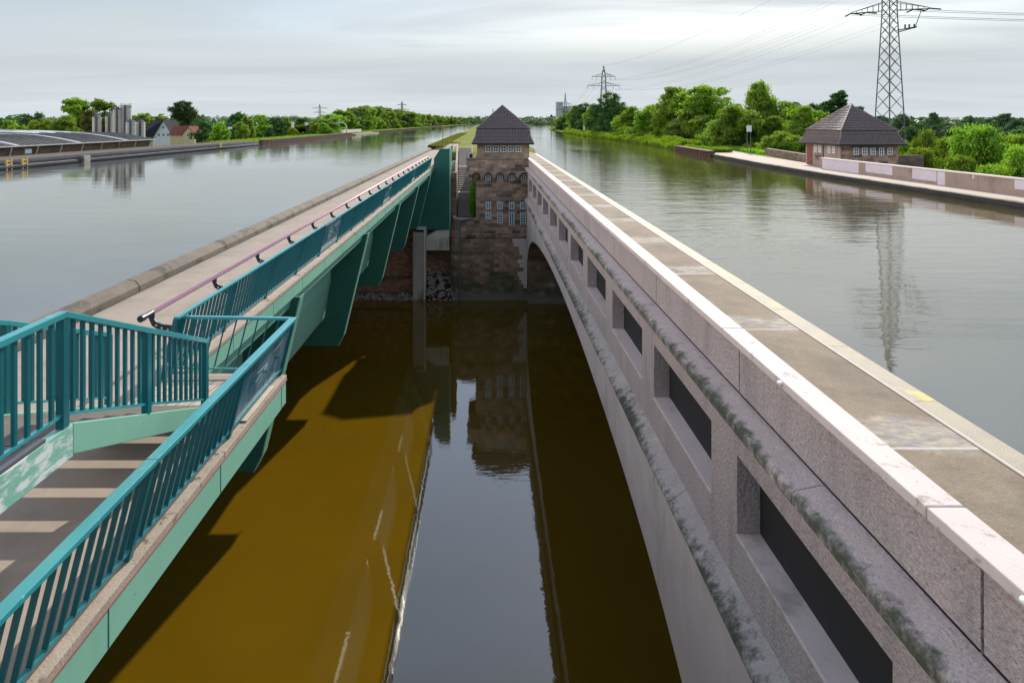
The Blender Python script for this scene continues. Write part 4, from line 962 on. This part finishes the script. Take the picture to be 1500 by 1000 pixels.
MB().ext([(X1 - 4.4, Yh - 1.2, 7), (X1 + .4, Yh - 1.2, 7), (X1 + .4, Yh - 1.2, 13.6), (X1 - 2, Yh - 1.2, 16.4), (X1 - 4.4, Yh - 1.2, 13.6)], (0, 9, 0)).build('gable', 'cream_paint', g2)
for s in (-1, 1): MB().ext([(X1 - 2, Yh - 1.5, 16.5), (X1 - 2 + s * 2.8, Yh - 1.5, 13.2), (X1 - 2 + s * 2.8, Yh - 1.5, 13.4), (X1 - 2, Yh - 1.5, 16.8)], (0, 9.6, 0)).build('roof', 'tile_red', g2)
window(g2, (X1 - 2, Yh - 1.2, 13.2), 'y-', 1.3, 1.4, 2, 1, .14)
# dark long side of the white house roof, facing the viewer's left
MB().ext([(-151.0, 284.2, 12.0), (-143.9, 284.2, 12.0), (-139.6, 284.2, CZ + .95), (-147, 290.5, CZ + .95)], (0, .25, 0)).build('roof', 'tile_black', g)
# left quay: pipe, kerb, ramp, bollards
ribbon('quay_path', [(lerp(Lx, y) - 9, lerp(Lx, y) - .78, y, 14.03) for y in (40, 60, 80, 100, 120, 147)], 'quay_dark')
lq = thing('quay', 'pale stone quay edge along the left canal bank', 'quay', (-51, 90, WZ))
yq = [40, 70, 100, 148]
m = MB()
for a, b in zip(yq, yq[1:]): m.ext([(lerp(Lx, a) - .8, a, 12.8), (lerp(Lx, a) + .15, a, 12.8), (lerp(Lx, b) + .15, b, 12.8), (lerp(Lx, b) - .8, b, 12.8)], (0, 0, .85))
m.build('edge', 'quay_stone', lq)
m = MB()
for a, b in zip(yq, yq[1:]): m.ext([(lerp(Lx, a) - 6, a, 13.55), (lerp(Lx, a) - 1.5, a, 13.55), (lerp(Lx, b) - 1.5, b, 13.55), (lerp(Lx, b) - 6, b, 13.55)], (0, 0, .6))
m.build('upper_step', 'quay_dark', lq)
lp = thing('fender_pipe', 'long dark blue-grey fender pipe lying along the left quay', 'pipe', (-51, 90, 13.7))
MB().tube([(lerp(Lx, y) - .7, y, 13.88) for y in (40, 60, 80, 100, 125, 146)], .32, 10).build('pipe', 'blue_pipe', lp, smooth=True)
MB().tube([(lerp(Lx, y) + .12, y, 13.45) for y in (40, 60, 80, 100, 125, 146)], .2, 10).build('lower_pipe', 'blue_pipe', lp, smooth=True)
cb = tag(MB().box(-50.95, -50.3, 82.6, 83.9, 12.9, 14.1).build('concrete_block', 'quay_stone', bevel=.03), 'grey square concrete fender block on the left quay', 'fender')
for (y, lb) in ((70.2, 'yellow mooring ladder on the left quay, leftmost in the photo'), (72.6, 'yellow mooring ladder on the left quay, second from the left'), (126, 'yellow mooring ladder on the left quay, farther away near the sheet piling')):
    t = thing('mooring_ladder', lb, 'ladder', (-50.8, y, 12.9), 'yellow mooring ladders')
    for s in (-.42, .30): MB().box(-50.84, -50.66, y + s, y + s + .12, 12.9, 14.35).build('rail', 'yellow_paint', t)
    m = MB()
    for k in range(4): m.box(-50.80, -50.70, y - .30, y + .30, 13.0 + k * .36, 13.13 + k * .36)
    m.build('rungs', 'yellow_paint', t)
def sheetpile(name, label, f, y0, y1, zt, side):
    m = MB(); y = y0; k = 0
    while y < y1:
        w_ = .45; off = .0 if k % 2 else .28
        x = f(y); m.box(x - .5 if side > 0 else x - off - .0, x + off if side > 0 else x + .5, y, y + w_, 12.6, zt); y += w_; k += 1
    t = thing(name, label, 'sheet piling', (f(y0), y0, 12.6)); m.build('piles', 'sheet_pile', t)
    m = MB(); m.ext([(f(y0) - .5, y0, zt), (f(y0) + .45, y0, zt), (f(y1) + .45, y1, zt), (f(y1) - .5, y1, zt)], (0, 0, .18)); m.build('cap', 'sheet_pile', t); return t
sheetpile('sheet_piling', 'rusty brown sheet piling along the left bank ahead of the tree row', lambda y: lerp(Lx, y) + .35, 147, 256, 14.25, 1)
sheetpile('sheet_piling', 'dark sheet piling where the right quay ends', lambda y: lerp(Rx, y) - .3, 96, 119, 13.95, -1)
sheetpile('sheet_piling', 'thin dark sheet piling edging the far left bank', lambda y: lerp(Lx, y) + .35, 330, 900, 13.95, 1)
# small jetty block and curved lamp on left bank
jt = thing('concrete_jetty', 'pale concrete landing block with low wall on the left bank', 'jetty', (-54, 290, 13))
MB().box(-58, -52.0, 262, 318, 12.5, 13.75).build('slab', 'quay_stone', jt); MB().box(-60, -59.4, 270, 312, 13.7, 15.3).build('wall', 'concrete_pale', jt)
def lamp_curved(X, Y, zb, H, reach, label):
    t = thing('street_lamp', label, 'street lamp', (X, Y, zb))
    pts = [(X, Y, zb), (X, Y, zb + H * .6)] + [(X - reach * (1 - math.cos(a)) / 1, Y, zb + H * .6 + H * .4 * math.sin(a)) for a in [R(d) for d in range(15, 121, 15)]]
    MB().tube(pts, .22, 6, .14).build('pole', 'white_paint', t, smooth=True); e = Vector(pts[-1]); MB().tube([e, e + Vector((-1, 0, -.3))], .25, 6).build('lamp_head', 'white_paint', t)
lamp_curved(-58.5, 275, 13.7, 4.6, 2.3, 'white curved lamp post over the concrete landing on the left bank')
# signs, lamps
def sign(X, Y, zb, H, w_, h_, label, mat='white_paint', name='canal_sign', cat='sign', group=None, poles=(0,)):
    t = thing(name, label, cat, (X, Y, zb), group)
    for p in poles: MB().tube([(X + p, Y, zb), (X + p, Y, zb + H)], .06 * max(1, Y / 150), 6).build('pole', 'steel_grey', t)
    MB().box(X - w_ / 2, X + w_ / 2, Y - .12, Y - .06, zb + H - h_, zb + H).build('board', mat, t)
sign((337 - 714) * 148 / F, 148, 14.0, 3.3, 1.0, .5, 'white board on a pole at the left bank above the sheet piling')
sign((429 - 714) * 236 / F, 236, 14.0, 4.6, 1.0, 2.2, 'tall narrow white sign on the left bank, left one of two')
sign((449 - 714) * 240 / F, 240, 14.0, 4.3, 1.2, 1.0, 'small pale sign on the left bank, right one of two')
sign(46.8, 137, 13.8, 3.4, .55, .35, 'small lamp-like sign on a post before the right trees, left one of a pair', group='pair of small posts')
sign(49.2, 137, 13.8, 3.6, .75, .4, 'small lamp-like sign on a post before the right trees, right one of a pair', group='pair of small posts')
sign((1097 - 714) * 100 / F, 100, 13.9, 3.9, .75, .95, 'white square board on two posts at the end of the brown stone wall', poles=(-.25, .25))
sign((855.5 - 714) * 250 / F, 250, 13.8, 3.2, .7, 1.6, 'tall white board on the right bank near the second pylon')
ut = thing('signal_mast', 'dark canal signal mast standing in the far water', 'mast', (57, 600, 13))
MB().tube([(58, 600, 13), (58, 600, 26)], .35, 6).build('pole', 'steel_grey', ut); MB().box(55, 60.5, 599.8, 600.1, 23, 23.6).build('cross_bar', 'steel_grey', ut); MB().box(56.9, 59, 599.6, 600.2, 23.6, 25.2).build('signal_head', 'dark_metal', ut)
lp_ = thing('mooring_post', 'slim grey post at the far end of the left bridge kerb', 'post', (-10.3, 150, 13.8))
MB().tube([(-10.1, 150, 13.5), (-10.1, 150, 16.4)], .07, 6).build('pole', 'steel_grey', lp_)
chm = thing('factory_chimney', 'thin distant chimney seen left of the tower roof', 'chimney', (16, 1900, 7))
MB().tube([(16, 1900, 7), (16, 1900, CZ + 40)], 2.4, 10, 2).build('shaft', 'facade_white', chm)
fb = thing('silo_building', 'pale grey tall silo block on the far horizon right of the tower', 'building', (180, 1650, 7))
MB().box(172, 188, 1650, 1670, 7, CZ + 52).build('block', 'roof_light', fb); MB().box(188.2, 214, 1652, 1670, 7, CZ + 42).build('lower_block', 'roof_light', fb)
fh_ = thing('shed', 'low pale shed roof among the trees at the right', 'shed', (118, 190, 7))
MB().box(111, 126, 200, 214, 7, CZ - 5).build('wall', 'facade_white', fh_); MB().prismY([(110, CZ - (CZ - 5)), (127, 5.0), (124, 3.2), (113, 3.2)], 199, 215).build('roof', 'roof_light', fh_)

# ------------------------------------------------------------------ vegetation
def leafcloud(rs, R_, H, z0, nclump, per, ls, shape='round'):
    """trunk + crown meshes at the origin"""
    rd = random.Random(rs); m = MB(); clumps = []
    lobes = []
    for i in range(9 if shape != 'poplar' else 6):
        a = i * 2.4 + rd.uniform(-.4, .4); zr = rd.uniform(.18, .88); q = R_ * (.62 if shape != 'poplar' else .35) * (1 - .55 * abs(zr - .42) / .5) * rd.uniform(.7, 1.15)
        if i == 0: a, zr, q = 0, .80, R_ * .1
        lobes.append((Vector((q * math.cos(a), q * math.sin(a), z0 + (H - z0) * zr)), R_ * rd.uniform(.30, .52)))
    for i in range(nclump):
        lc, lr = lobes[i % len(lobes)]
        d = Vector((rd.gauss(0, 1), rd.gauss(0, 1), rd.gauss(.15, .9))).normalized()
        c = lc + d * lr * rd.uniform(.45, 1.0); c.z = min(max(c.z, z0 + .2), H - .2)
        clumps.append((c, R_ * rd.uniform(.10, .20) * (1 if shape != 'poplar' else 1.4)))
    V = []; Fc = []
    for c, cr in clumps:
        for k in range(per):
            d = Vector((rd.gauss(0, 1), rd.gauss(0, 1), rd.gauss(0, .85))).normalized()
            p = c + Vector((d.x, d.y, d.z * .6)) * cr * (rd.uniform(.3, 1.25))
            nn = (d + Vector((rd.uniform(-.8, .8), rd.uniform(-.8, .8), rd.uniform(-.2, 1.1)))).normalized()
            u = nn.orthogonal().normalized(); v = nn.cross(u); an = rd.uniform(0, 6.28); u, v = u * math.cos(an) + v * math.sin(an), v * math.cos(an) - u * math.sin(an)
            s1 = ls * rd.uniform(.6, 1.3); s2 = s1 * .62; b = len(V)
            V += [p - u * s1, p - v * s2 + nn * s1 * .12, p + u * s1, p + v * s2 + nn * s1 * .12]; Fc.append((b, b + 1, b + 2, b + 3))
    cm = bpy.data.meshes.new('crown'); cm.from_pydata([tuple(v) for v in V], [], Fc)
    t = MB(); th = z0 + (H - z0) * .75
    t.tube([(0, 0, -1), (.05 * R_, 0, th * .35), (-.03 * R_, .04 * R_, th * .7), (0, 0, th)], R_ * .065 + .05, 8, .05)
    for c, cr in clumps[:14]:
        s = Vector((0, 0, rd.uniform(.35, .8) * th)); 
        if c.z > s.z - 1: t.tube([s, s.lerp(c, .5) + Vector((0, 0, -.1 * R_)), c], R_ * .022 + .03, 5, .02)
    tm = bpy.data.meshes.new('trunk'); tm.from_pydata(t.v, [], t.f); tm.materials.append(MATS['bark'])
    return cm, tm
protos = {}
def getproto(kind, idx, mat):
    key = (kind, idx, mat)
    if key not in protos:
        base = (kind, idx)
        if base not in protos:
            if kind == 'big': protos[base] = leafcloud(idx, 5.2, 12, 1.6, 150, 85, .24)
            elif kind == 'near': protos[base] = leafcloud(idx + 20, 5.2, 12, .6, 230, 95, .19)
            elif kind == 'poplar': protos[base] = leafcloud(idx + 40, 2.6, 13, .6, 120, 70, .20, 'poplar')
            elif kind == 'bush': protos[base] = leafcloud(idx + 60, 5.0, 8, .2, 240, 90, .16, 'bush')
            else: protos[base] = leafcloud(idx + 80, 5.2, 11, .8, 80, 36, .45)
        cm, tm = protos[base]; c2 = cm.copy(); c2.materials.append(MATS[mat]); protos[key] = (c2, tm)
    return protos[key]
CAT = {'poplar': 'poplar', 'bush': 'bush'}
rt = random.Random(77)
def tree(kind, mat, X, Y, zb, H, W_, label, group=None, name=None, idx=None):
    idx = rt.randrange(4) if idx is None else idx
    cm, tm = getproto(kind, idx, mat)
    hh = {'big': 12.3, 'near': 12.3, 'poplar': 13.3, 'bush': 8.3}.get(kind, 11.4); ww = {'big': 10.2, 'near': 10.6, 'poplar': 4.6, 'bush': 10}.get(kind, 10.6)
    nm = name or {'poplar': 'poplar_tree', 'bush': 'bush'}.get(kind, 'deciduous_tree')
    o = bpy.data.objects.new(nm, None); col.objects.link(o); o.location = (X, Y, zb); o.rotation_euler = (0, 0, rt.uniform(0, 6.28)); o.scale = (W_ / ww, W_ / ww, H / hh)
    tag(o, label, CAT.get(kind, 'tree'), group)
    for nme, me in (('crown', cm), ('trunk', tm)):
        c = bpy.data.objects.new(nme, me); col.objects.link(c); c.parent = o
    return o
def timg(kind, mat, x, yt, Y, wpx, label, zb=7.0, group=None, idx=None):
    s = F / Y; X = (x - 714) / s; zt = CZ - (yt - 180) / s
    return tree(kind, mat, X, Y, zb, zt - zb, wpx / s, label, group, idx=idx)
# left side, individually recognisable
G = 'trees behind the factory'
timg('big', 'leaf_green', 116, 140, 215, 62, 'tall broad tree rising above the factory roof, left one of a pair', group=G)
timg('big', 'leaf_green', 155, 144, 220, 62, 'tall broad tree directly behind the silos', group=G)
timg('big', 'leaf_olive', 128, 160, 165, 34, 'brownish olive tree between the tall trees and the silos', group=G)
timg('near', 'leaf_bright', 96, 165, 150, 52, 'bright green round tree behind the middle of the factory hall', group=G)
timg('near', 'leaf_dark', 46, 161, 170, 60, 'dark tree at the left behind the factory hall', group=G)
timg('near', 'leaf_green', 58, 170, 145, 60, 'mid green round tree at the left behind the factory hall', group=G)
timg('near', 'leaf_dark', -2, 166, 150, 50, 'dark tree cut by the left edge of the photo', group=G)
timg('near', 'leaf_green', 14, 172, 140, 50, 'low green tree near the left edge of the photo', group=G)
timg('big', 'leaf_green', 205, 165, 300, 50, 'low tree between the silos and the dark roofed house', group=G)
timg('big', 'leaf_green', 232, 168, 320, 40, 'low tree behind the white gabled house', group=G)
timg('near', 'leaf_dark', 272, 147, 310, 54, 'large dark round tree above the red roofed house')
G = 'trees behind the left bank'
for i, (x, yt, Y, wpx, mt) in enumerate(((300, 176, 205, 40, 'leaf_dark'), (322, 175, 200, 34, 'leaf_green'), (345, 163, 235, 36, 'leaf_dark'), (361, 165, 250, 30, 'leaf_green'), (382, 168, 260, 32, 'leaf_green'), (352, 176, 200, 30, 'leaf_green'), (405, 172, 240, 34, 'leaf_dark'), (419, 168, 245, 26, 'leaf_green'), (439, 173, 270, 34, 'leaf_dark'), (462, 176, 262, 30, 'leaf_green'), (478, 180, 250, 26, 'leaf_bright'), (395, 182, 205, 26, 'leaf_dark'), (430, 186, 225, 26, 'leaf_green'))):
    timg('near' if i % 2 else 'big', mt, x, yt, Y, wpx, ('dark' if mt == 'leaf_dark' else 'bright' if mt == 'leaf_bright' else 'mid green') + ' tree behind the left bank between the red roofed house and the tree row', group=G)
G = 'dense tree row along the left canal bank'
i = 0
for Y in [272, 290, 308, 330, 352, 375, 400, 428, 460, 495, 530, 570, 615, 665, 720, 780, 850, 930, 1020, 1130, 1260, 1420, 1620, 1880, 2250, 2800, 3600]:
    for k, off in enumerate((-15, -24, -34) if Y < 1300 else (-13, -28)):
        X = lerp(Lx, Y) + off + rt.uniform(-2, 2); xi = 714 + X * F / Y; yt = lerp([(380, 182), (440, 177), (480, 168), (500, 160), (530, 152), (560, 156), (600, 163), (640, 169), (670, 173), (695, 176)], xi) + rt.uniform(-1.5, 4); top = max(13, CZ - (yt - 180) * Y / F - 2)
        tree('big' if Y < 700 else 'far', ('leaf_green', 'leaf_green', 'leaf_dark', 'leaf_bright')[rt.randrange(4)], X, Y + rt.uniform(-5, 5), 9, top - 9 + 1.5, 15 + rt.uniform(-2, 4) + (Y > 600) * 8 + (Y > 1300) * 14, 'leafy tree in the dense row along the left canal bank', G)
# right side
G = 'trees along the right canal bank'
R1 = [(1180, 150, 112, 70, 'leaf_green', 'bushy tree directly left of the canal house roof'),
      (1150, 143, 128, 70, 'leaf_bright', 'bright green tree between the tallest tree and the canal house'),
      (1110, 108, 130, 66, 'leaf_green', 'tallest loose crowned tree on the right bank, behind the stone wall'),
      (1075, 150, 118, 80, 'leaf_bright', 'bright low tree in front of the tallest right bank tree'),
      (1040, 123, 150, 90, 'leaf_green', 'large rounded tree left of the tallest right bank tree'),
      (990, 122, 165, 84, 'leaf_green', 'large rounded tree in the middle of the right bank row'),
      (955, 148, 175, 60, 'leaf_bright', 'bright lower tree to the right of the second pylon'),
      (1005, 160, 150, 70, 'leaf_bright', 'bright lower tree in front of the big rounded crowns'),
      (930, 150, 200, 50, 'leaf_green', 'mid green tree next to the dark tree at the second pylon')]
for (x, yt, Y, wpx, mt, lb) in R1: timg('near', mt, x, yt, Y, wpx * 1.22, lb, zb=9, group=G)
timg('near', 'leaf_dark', 893, 131, 235, 62, 'dark tall tree directly behind the second pylon', zb=9, group=G)
for i, (x, Y, yt) in enumerate(((870, 290, 150), (856, 330, 148), (845, 370, 152), (835, 410, 160), (828, 450, 166), (878, 270, 160), (915, 215, 165), (862, 300, 165), (850, 340, 168), (840, 380, 172), (905, 250, 150))):
    timg('near', ('leaf_green', 'leaf_dark')[i % 2], x, yt, Y, 44, 'leafy tree in the row behind the second pylon on the right bank', zb=9, group='row behind the second pylon')
for (x, Y, yt) in ((965, 190, 165), (1030, 140, 165), (1058, 125, 168), (1098, 122, 160), (1135, 118, 165), (1170, 112, 175), (1195, 120, 172), (1145, 105, 188)):
    timg('near', ('leaf_green', 'leaf_bright')[rt.randrange(2)], x, yt, Y, 80, 'low bushy tree filling the foot of the right bank tree row', zb=8, group='low trees at the foot of the right bank row')
for (x, yt, lb) in ((1232, 119, 'tall slender poplar, highest one behind the canal house'), (1218, 133, 'slender poplar left of the highest one behind the canal house'), (1252, 145, 'shorter poplar right of the highest one behind the canal house')):
    timg('poplar', 'leaf_dark', x, yt, 170, 36, lb, group='poplars behind the canal house')
for (x, yt, lb) in ((1166, 145, 'blue-green tree left of the poplars'), (1192, 150, 'rounded dark tree left of the poplars'), (1206, 150, 'dark tree touching the poplars')):
    timg('near', 'leaf_far', x, yt, 190, 40, lb, group='trees near the poplars')
G = 'bushes below the right parapet wall'
for (x, yt, Y, wpx, mt, lb) in ((1435, 182, 78, 112, 'leaf_bright', 'large rounded bright green bush above the parapet wall at the right'), (1352, 188, 85, 60, 'leaf_bright', 'bright maple-like bush right of the large pylon foot'), (1345, 215, 72, 70, 'leaf_green', 'mid green bush directly behind the parapet wall next to the canal house'), (1400, 226, 66, 80, 'leaf_green', 'low green bush between the two bright bushes'), (1490, 212, 62, 80, 'leaf_green', 'green bush cut by the right edge of the photo'), (1450, 240, 58, 90, 'leaf_green', 'low bush in front of the large bright bush'), (1530, 215, 70, 80, 'leaf_bright', 'bright bush beyond the right edge'), (1375, 205, 95, 50, 'leaf_dark', 'dark bush behind the maple-like bush'), (1385, 200, 88, 70, 'leaf_green', 'mid green bush left of the large rounded bright bush'), (1322, 205, 84, 50, 'leaf_green', 'bush just behind the brown wall stub at the canal house'), (1480, 196, 92, 70, 'leaf_green', 'mid green bush behind the large rounded bright bush')):
    timg('bush', mt, x, yt, Y, wpx, lb, zb=6.5, group=G)
G = 'distant trees at the right'
for i, (x, yt, Y, wpx) in enumerate(((1367, 160, 260, 26), (1345, 176, 200, 40), (1385, 176, 210, 40), (1418, 165, 240, 36), (1440, 178, 190, 40), (1472, 163, 230, 40), (1495, 170, 200, 44), (1490, 185, 150, 60), (1320, 162, 250, 40), (1290, 165, 260, 40), (1330, 180, 160, 40), (1405, 182, 170, 40), (1452, 170, 240, 30), (1365, 186, 150, 40), (1515, 165, 190, 40), (1270, 170, 220, 40))):
    timg('near', ('leaf_far', 'leaf_dark', 'leaf_far')[i % 3], x, yt, Y, wpx * 1.25, 'dark blue-green tree in the distance at the right of the large pylon', group=G)
# far woods as masses
def woods(name, spots, mat, seed, label):
    rd = random.Random(seed); V = []; Fc = []
    for (X, Y, zt, wd) in spots:
        zb = 7
        for k in range(70):
            a = rd.uniform(0, 6.28); e = rd.uniform(-.3, 1.4); rr = wd * .5
            c = Vector((X + rr * math.cos(a) * math.cos(e), Y + rr * math.sin(a) * math.cos(e), zb + (zt - zb) * (.45 + .55 * math.sin(e)) * rd.uniform(.8, 1.05)))
            nn = Vector((math.cos(a) * math.cos(e), math.sin(a) * math.cos(e), math.sin(e))) + Vector((rd.uniform(-.6, .6), rd.uniform(-.6, .6), rd.uniform(-.3, .6))); nn.normalize()
            u = nn.orthogonal().normalized(); v = nn.cross(u); s = wd * rd.uniform(.06, .13); b = len(V)
            V += [c - u * s, c - v * s * .7, c + u * s, c + v * s * .7]; Fc.append((b, b + 1, b + 2, b + 3))
    me = bpy.data.meshes.new(name); me.from_pydata([tuple(v) for v in V], [], Fc); me.materials.append(MATS[mat])
    o = bpy.data.objects.new(name, me); col.objects.link(o); tag(o, label, 'woodland', kind='stuff')
rw = random.Random(9)
sp_ = []
for k in range(420):
    Y = rw.uniform(430, 1500); x = rw.uniform(-60, 640); X = (x - 714) * Y / F
    if X > lerp(Lx, Y) - 45: continue
    sp_.append((X, Y, CZ + rw.uniform(1, 9) * min(1, Y / 700), rw.uniform(12, 22)))
woods('woodland', sp_, 'leaf_far', 1, 'distant wooded skyline behind the left bank')
sp_ = []
for k in range(420):
    Y = rw.uniform(300, 1300); x = rw.uniform(1120, 1560); X = (x - 714) * Y / F
    sp_.append((X, Y, CZ + rw.uniform(0, 5) * min(1, Y / 600), rw.uniform(12, 20)))
woods('woodland', sp_, 'leaf_far', 2, 'distant wooded skyline at the right behind the large pylon')
sp_ = []
for k in range(170):
    Y = rw.uniform(1330, 1700); x = rw.uniform(690, 840); X = (x - 714) * Y / F
    if X < lerp(DLx, Y) + 20: continue
    sp_.append((X, Y, CZ + rw.uniform(1, 9), rw.uniform(14, 24)))
woods('woodland', sp_, 'leaf_far', 3, 'low distant wood closing the right canal on the horizon')
sp_ = []
for k in range(240):
    Y = rw.uniform(3000, 5600); x = rw.uniform(560, 850); X = (x - 714) * Y / F
    sp_.append((X, Y, CZ + (rw.uniform(3, 10)) * Y / F, rw.uniform(50, 90)))
woods('woodland', sp_, 'leaf_far', 4, 'thin line of far trees on the horizon beyond both canals')
# reeds and tall grass on the right bank
def reeds(name, label, gen, n, seed, mat, h0, h1):
    rd = random.Random(seed); V = []; Fc = []
    for k in range(n):
        x, y, z, f = gen(rd); h = rd.uniform(h0, h1) * f; a = rd.uniform(0, 6.28); w_ = rd.uniform(.05, .12) * (1 + y / 150); lx, ly = rd.uniform(-.3, .3) * h, rd.uniform(-.3, .3) * h
        u = Vector((math.cos(a) * w_, math.sin(a) * w_, 0)); p = Vector((x, y, z)); b = len(V)
        V += [p - u, p + u, p + u * .9 + Vector((lx * .5, ly * .5, h * .65)), p - u * .9 + Vector((lx * .5, ly * .5, h * .65)), p + Vector((lx, ly, h))]; Fc += [(b, b + 1, b + 2, b + 3), (b + 3, b + 2, b + 4)]
    me = bpy.data.meshes.new(name); me.from_pydata([tuple(v) for v in V], [], Fc); me.materials.append(MATS[mat])
    o = bpy.data.objects.new(name, me); col.objects.link(o); tag(o, label, 'reeds', kind='stuff')
def g1(rd):
    y = 100 + 225 * rd.random() ** 1.4; t = rd.random(); f = .5 + .7 * max(0, mnoise.noise(Vector((y * .12, t * 2, 0))) + .5)
    return lerp(Rx, y) - .25 + t * 4.2, y, 13.2 + min(t * 2, .6), f * (1 if y > 118 else .45)
reeds('reeds', 'bright green reeds and tall grass along the right canal edge', g1, 42000, 4, 'reed', .7, 1.5)
def g2_(rd): y = 96 + rd.random() * 60; return lerp(Rx, y) + 6.3 + (y < 112) * .8 + rd.random() * 3.5, y, 13.5, 1
reeds('tall_grass', 'rough green grass beside the towpath on the right bank', g2_, 14000, 5, 'reed', .25, .7)
def g3(rd): y = 72.5 + rd.random() * 16; return rd.uniform(-1.72, -1.25), y, lerp(stprof, y) - .3, 1
reeds('tall_grass', 'bright green weeds growing between the steps and the tower', g3, 3500, 6, 'leaf_bright', .5, 1.9)
def g4(rd): y = 115 + 150 * rd.random() ** 1.5; return lerp(DLx, y) + .3 + rd.random() ** 2 * 2.5, y, Z(4.3), 1
reeds('tall_grass', 'yellow-green grass fringe on the dike between the canals', g4, 6000, 7, 'leaf_olive', .15, .5)
def g5(rd): y = 150 + 500 * rd.random() ** 1.7; return lerp(Lx, y) - .6 - rd.random() * 12, y, 13.6, 1
reeds('tall_grass', 'light green grass along the left bank above the sheet piling', g5, 16000, 8, 'reed', .2, .6)
# far rise of land
V = []; n = 90
for k in range(n + 1):
    x = -7000 + 14000 * k / n; hgt = 75 + 45 * mnoise.noise(Vector((x * .0006, 2, 0))) + 22 * mnoise.noise(Vector((x * .003, 7, 0)))
    V += [(x, 6800, 5), (x, 7600, hgt)]
fs = [(2 * k, 2 * k + 2, 2 * k + 3, 2 * k + 1) for k in range(n)]
tag(MB().add(V, fs).build('hills', 'hill_far', recalc=False), kind='structure')
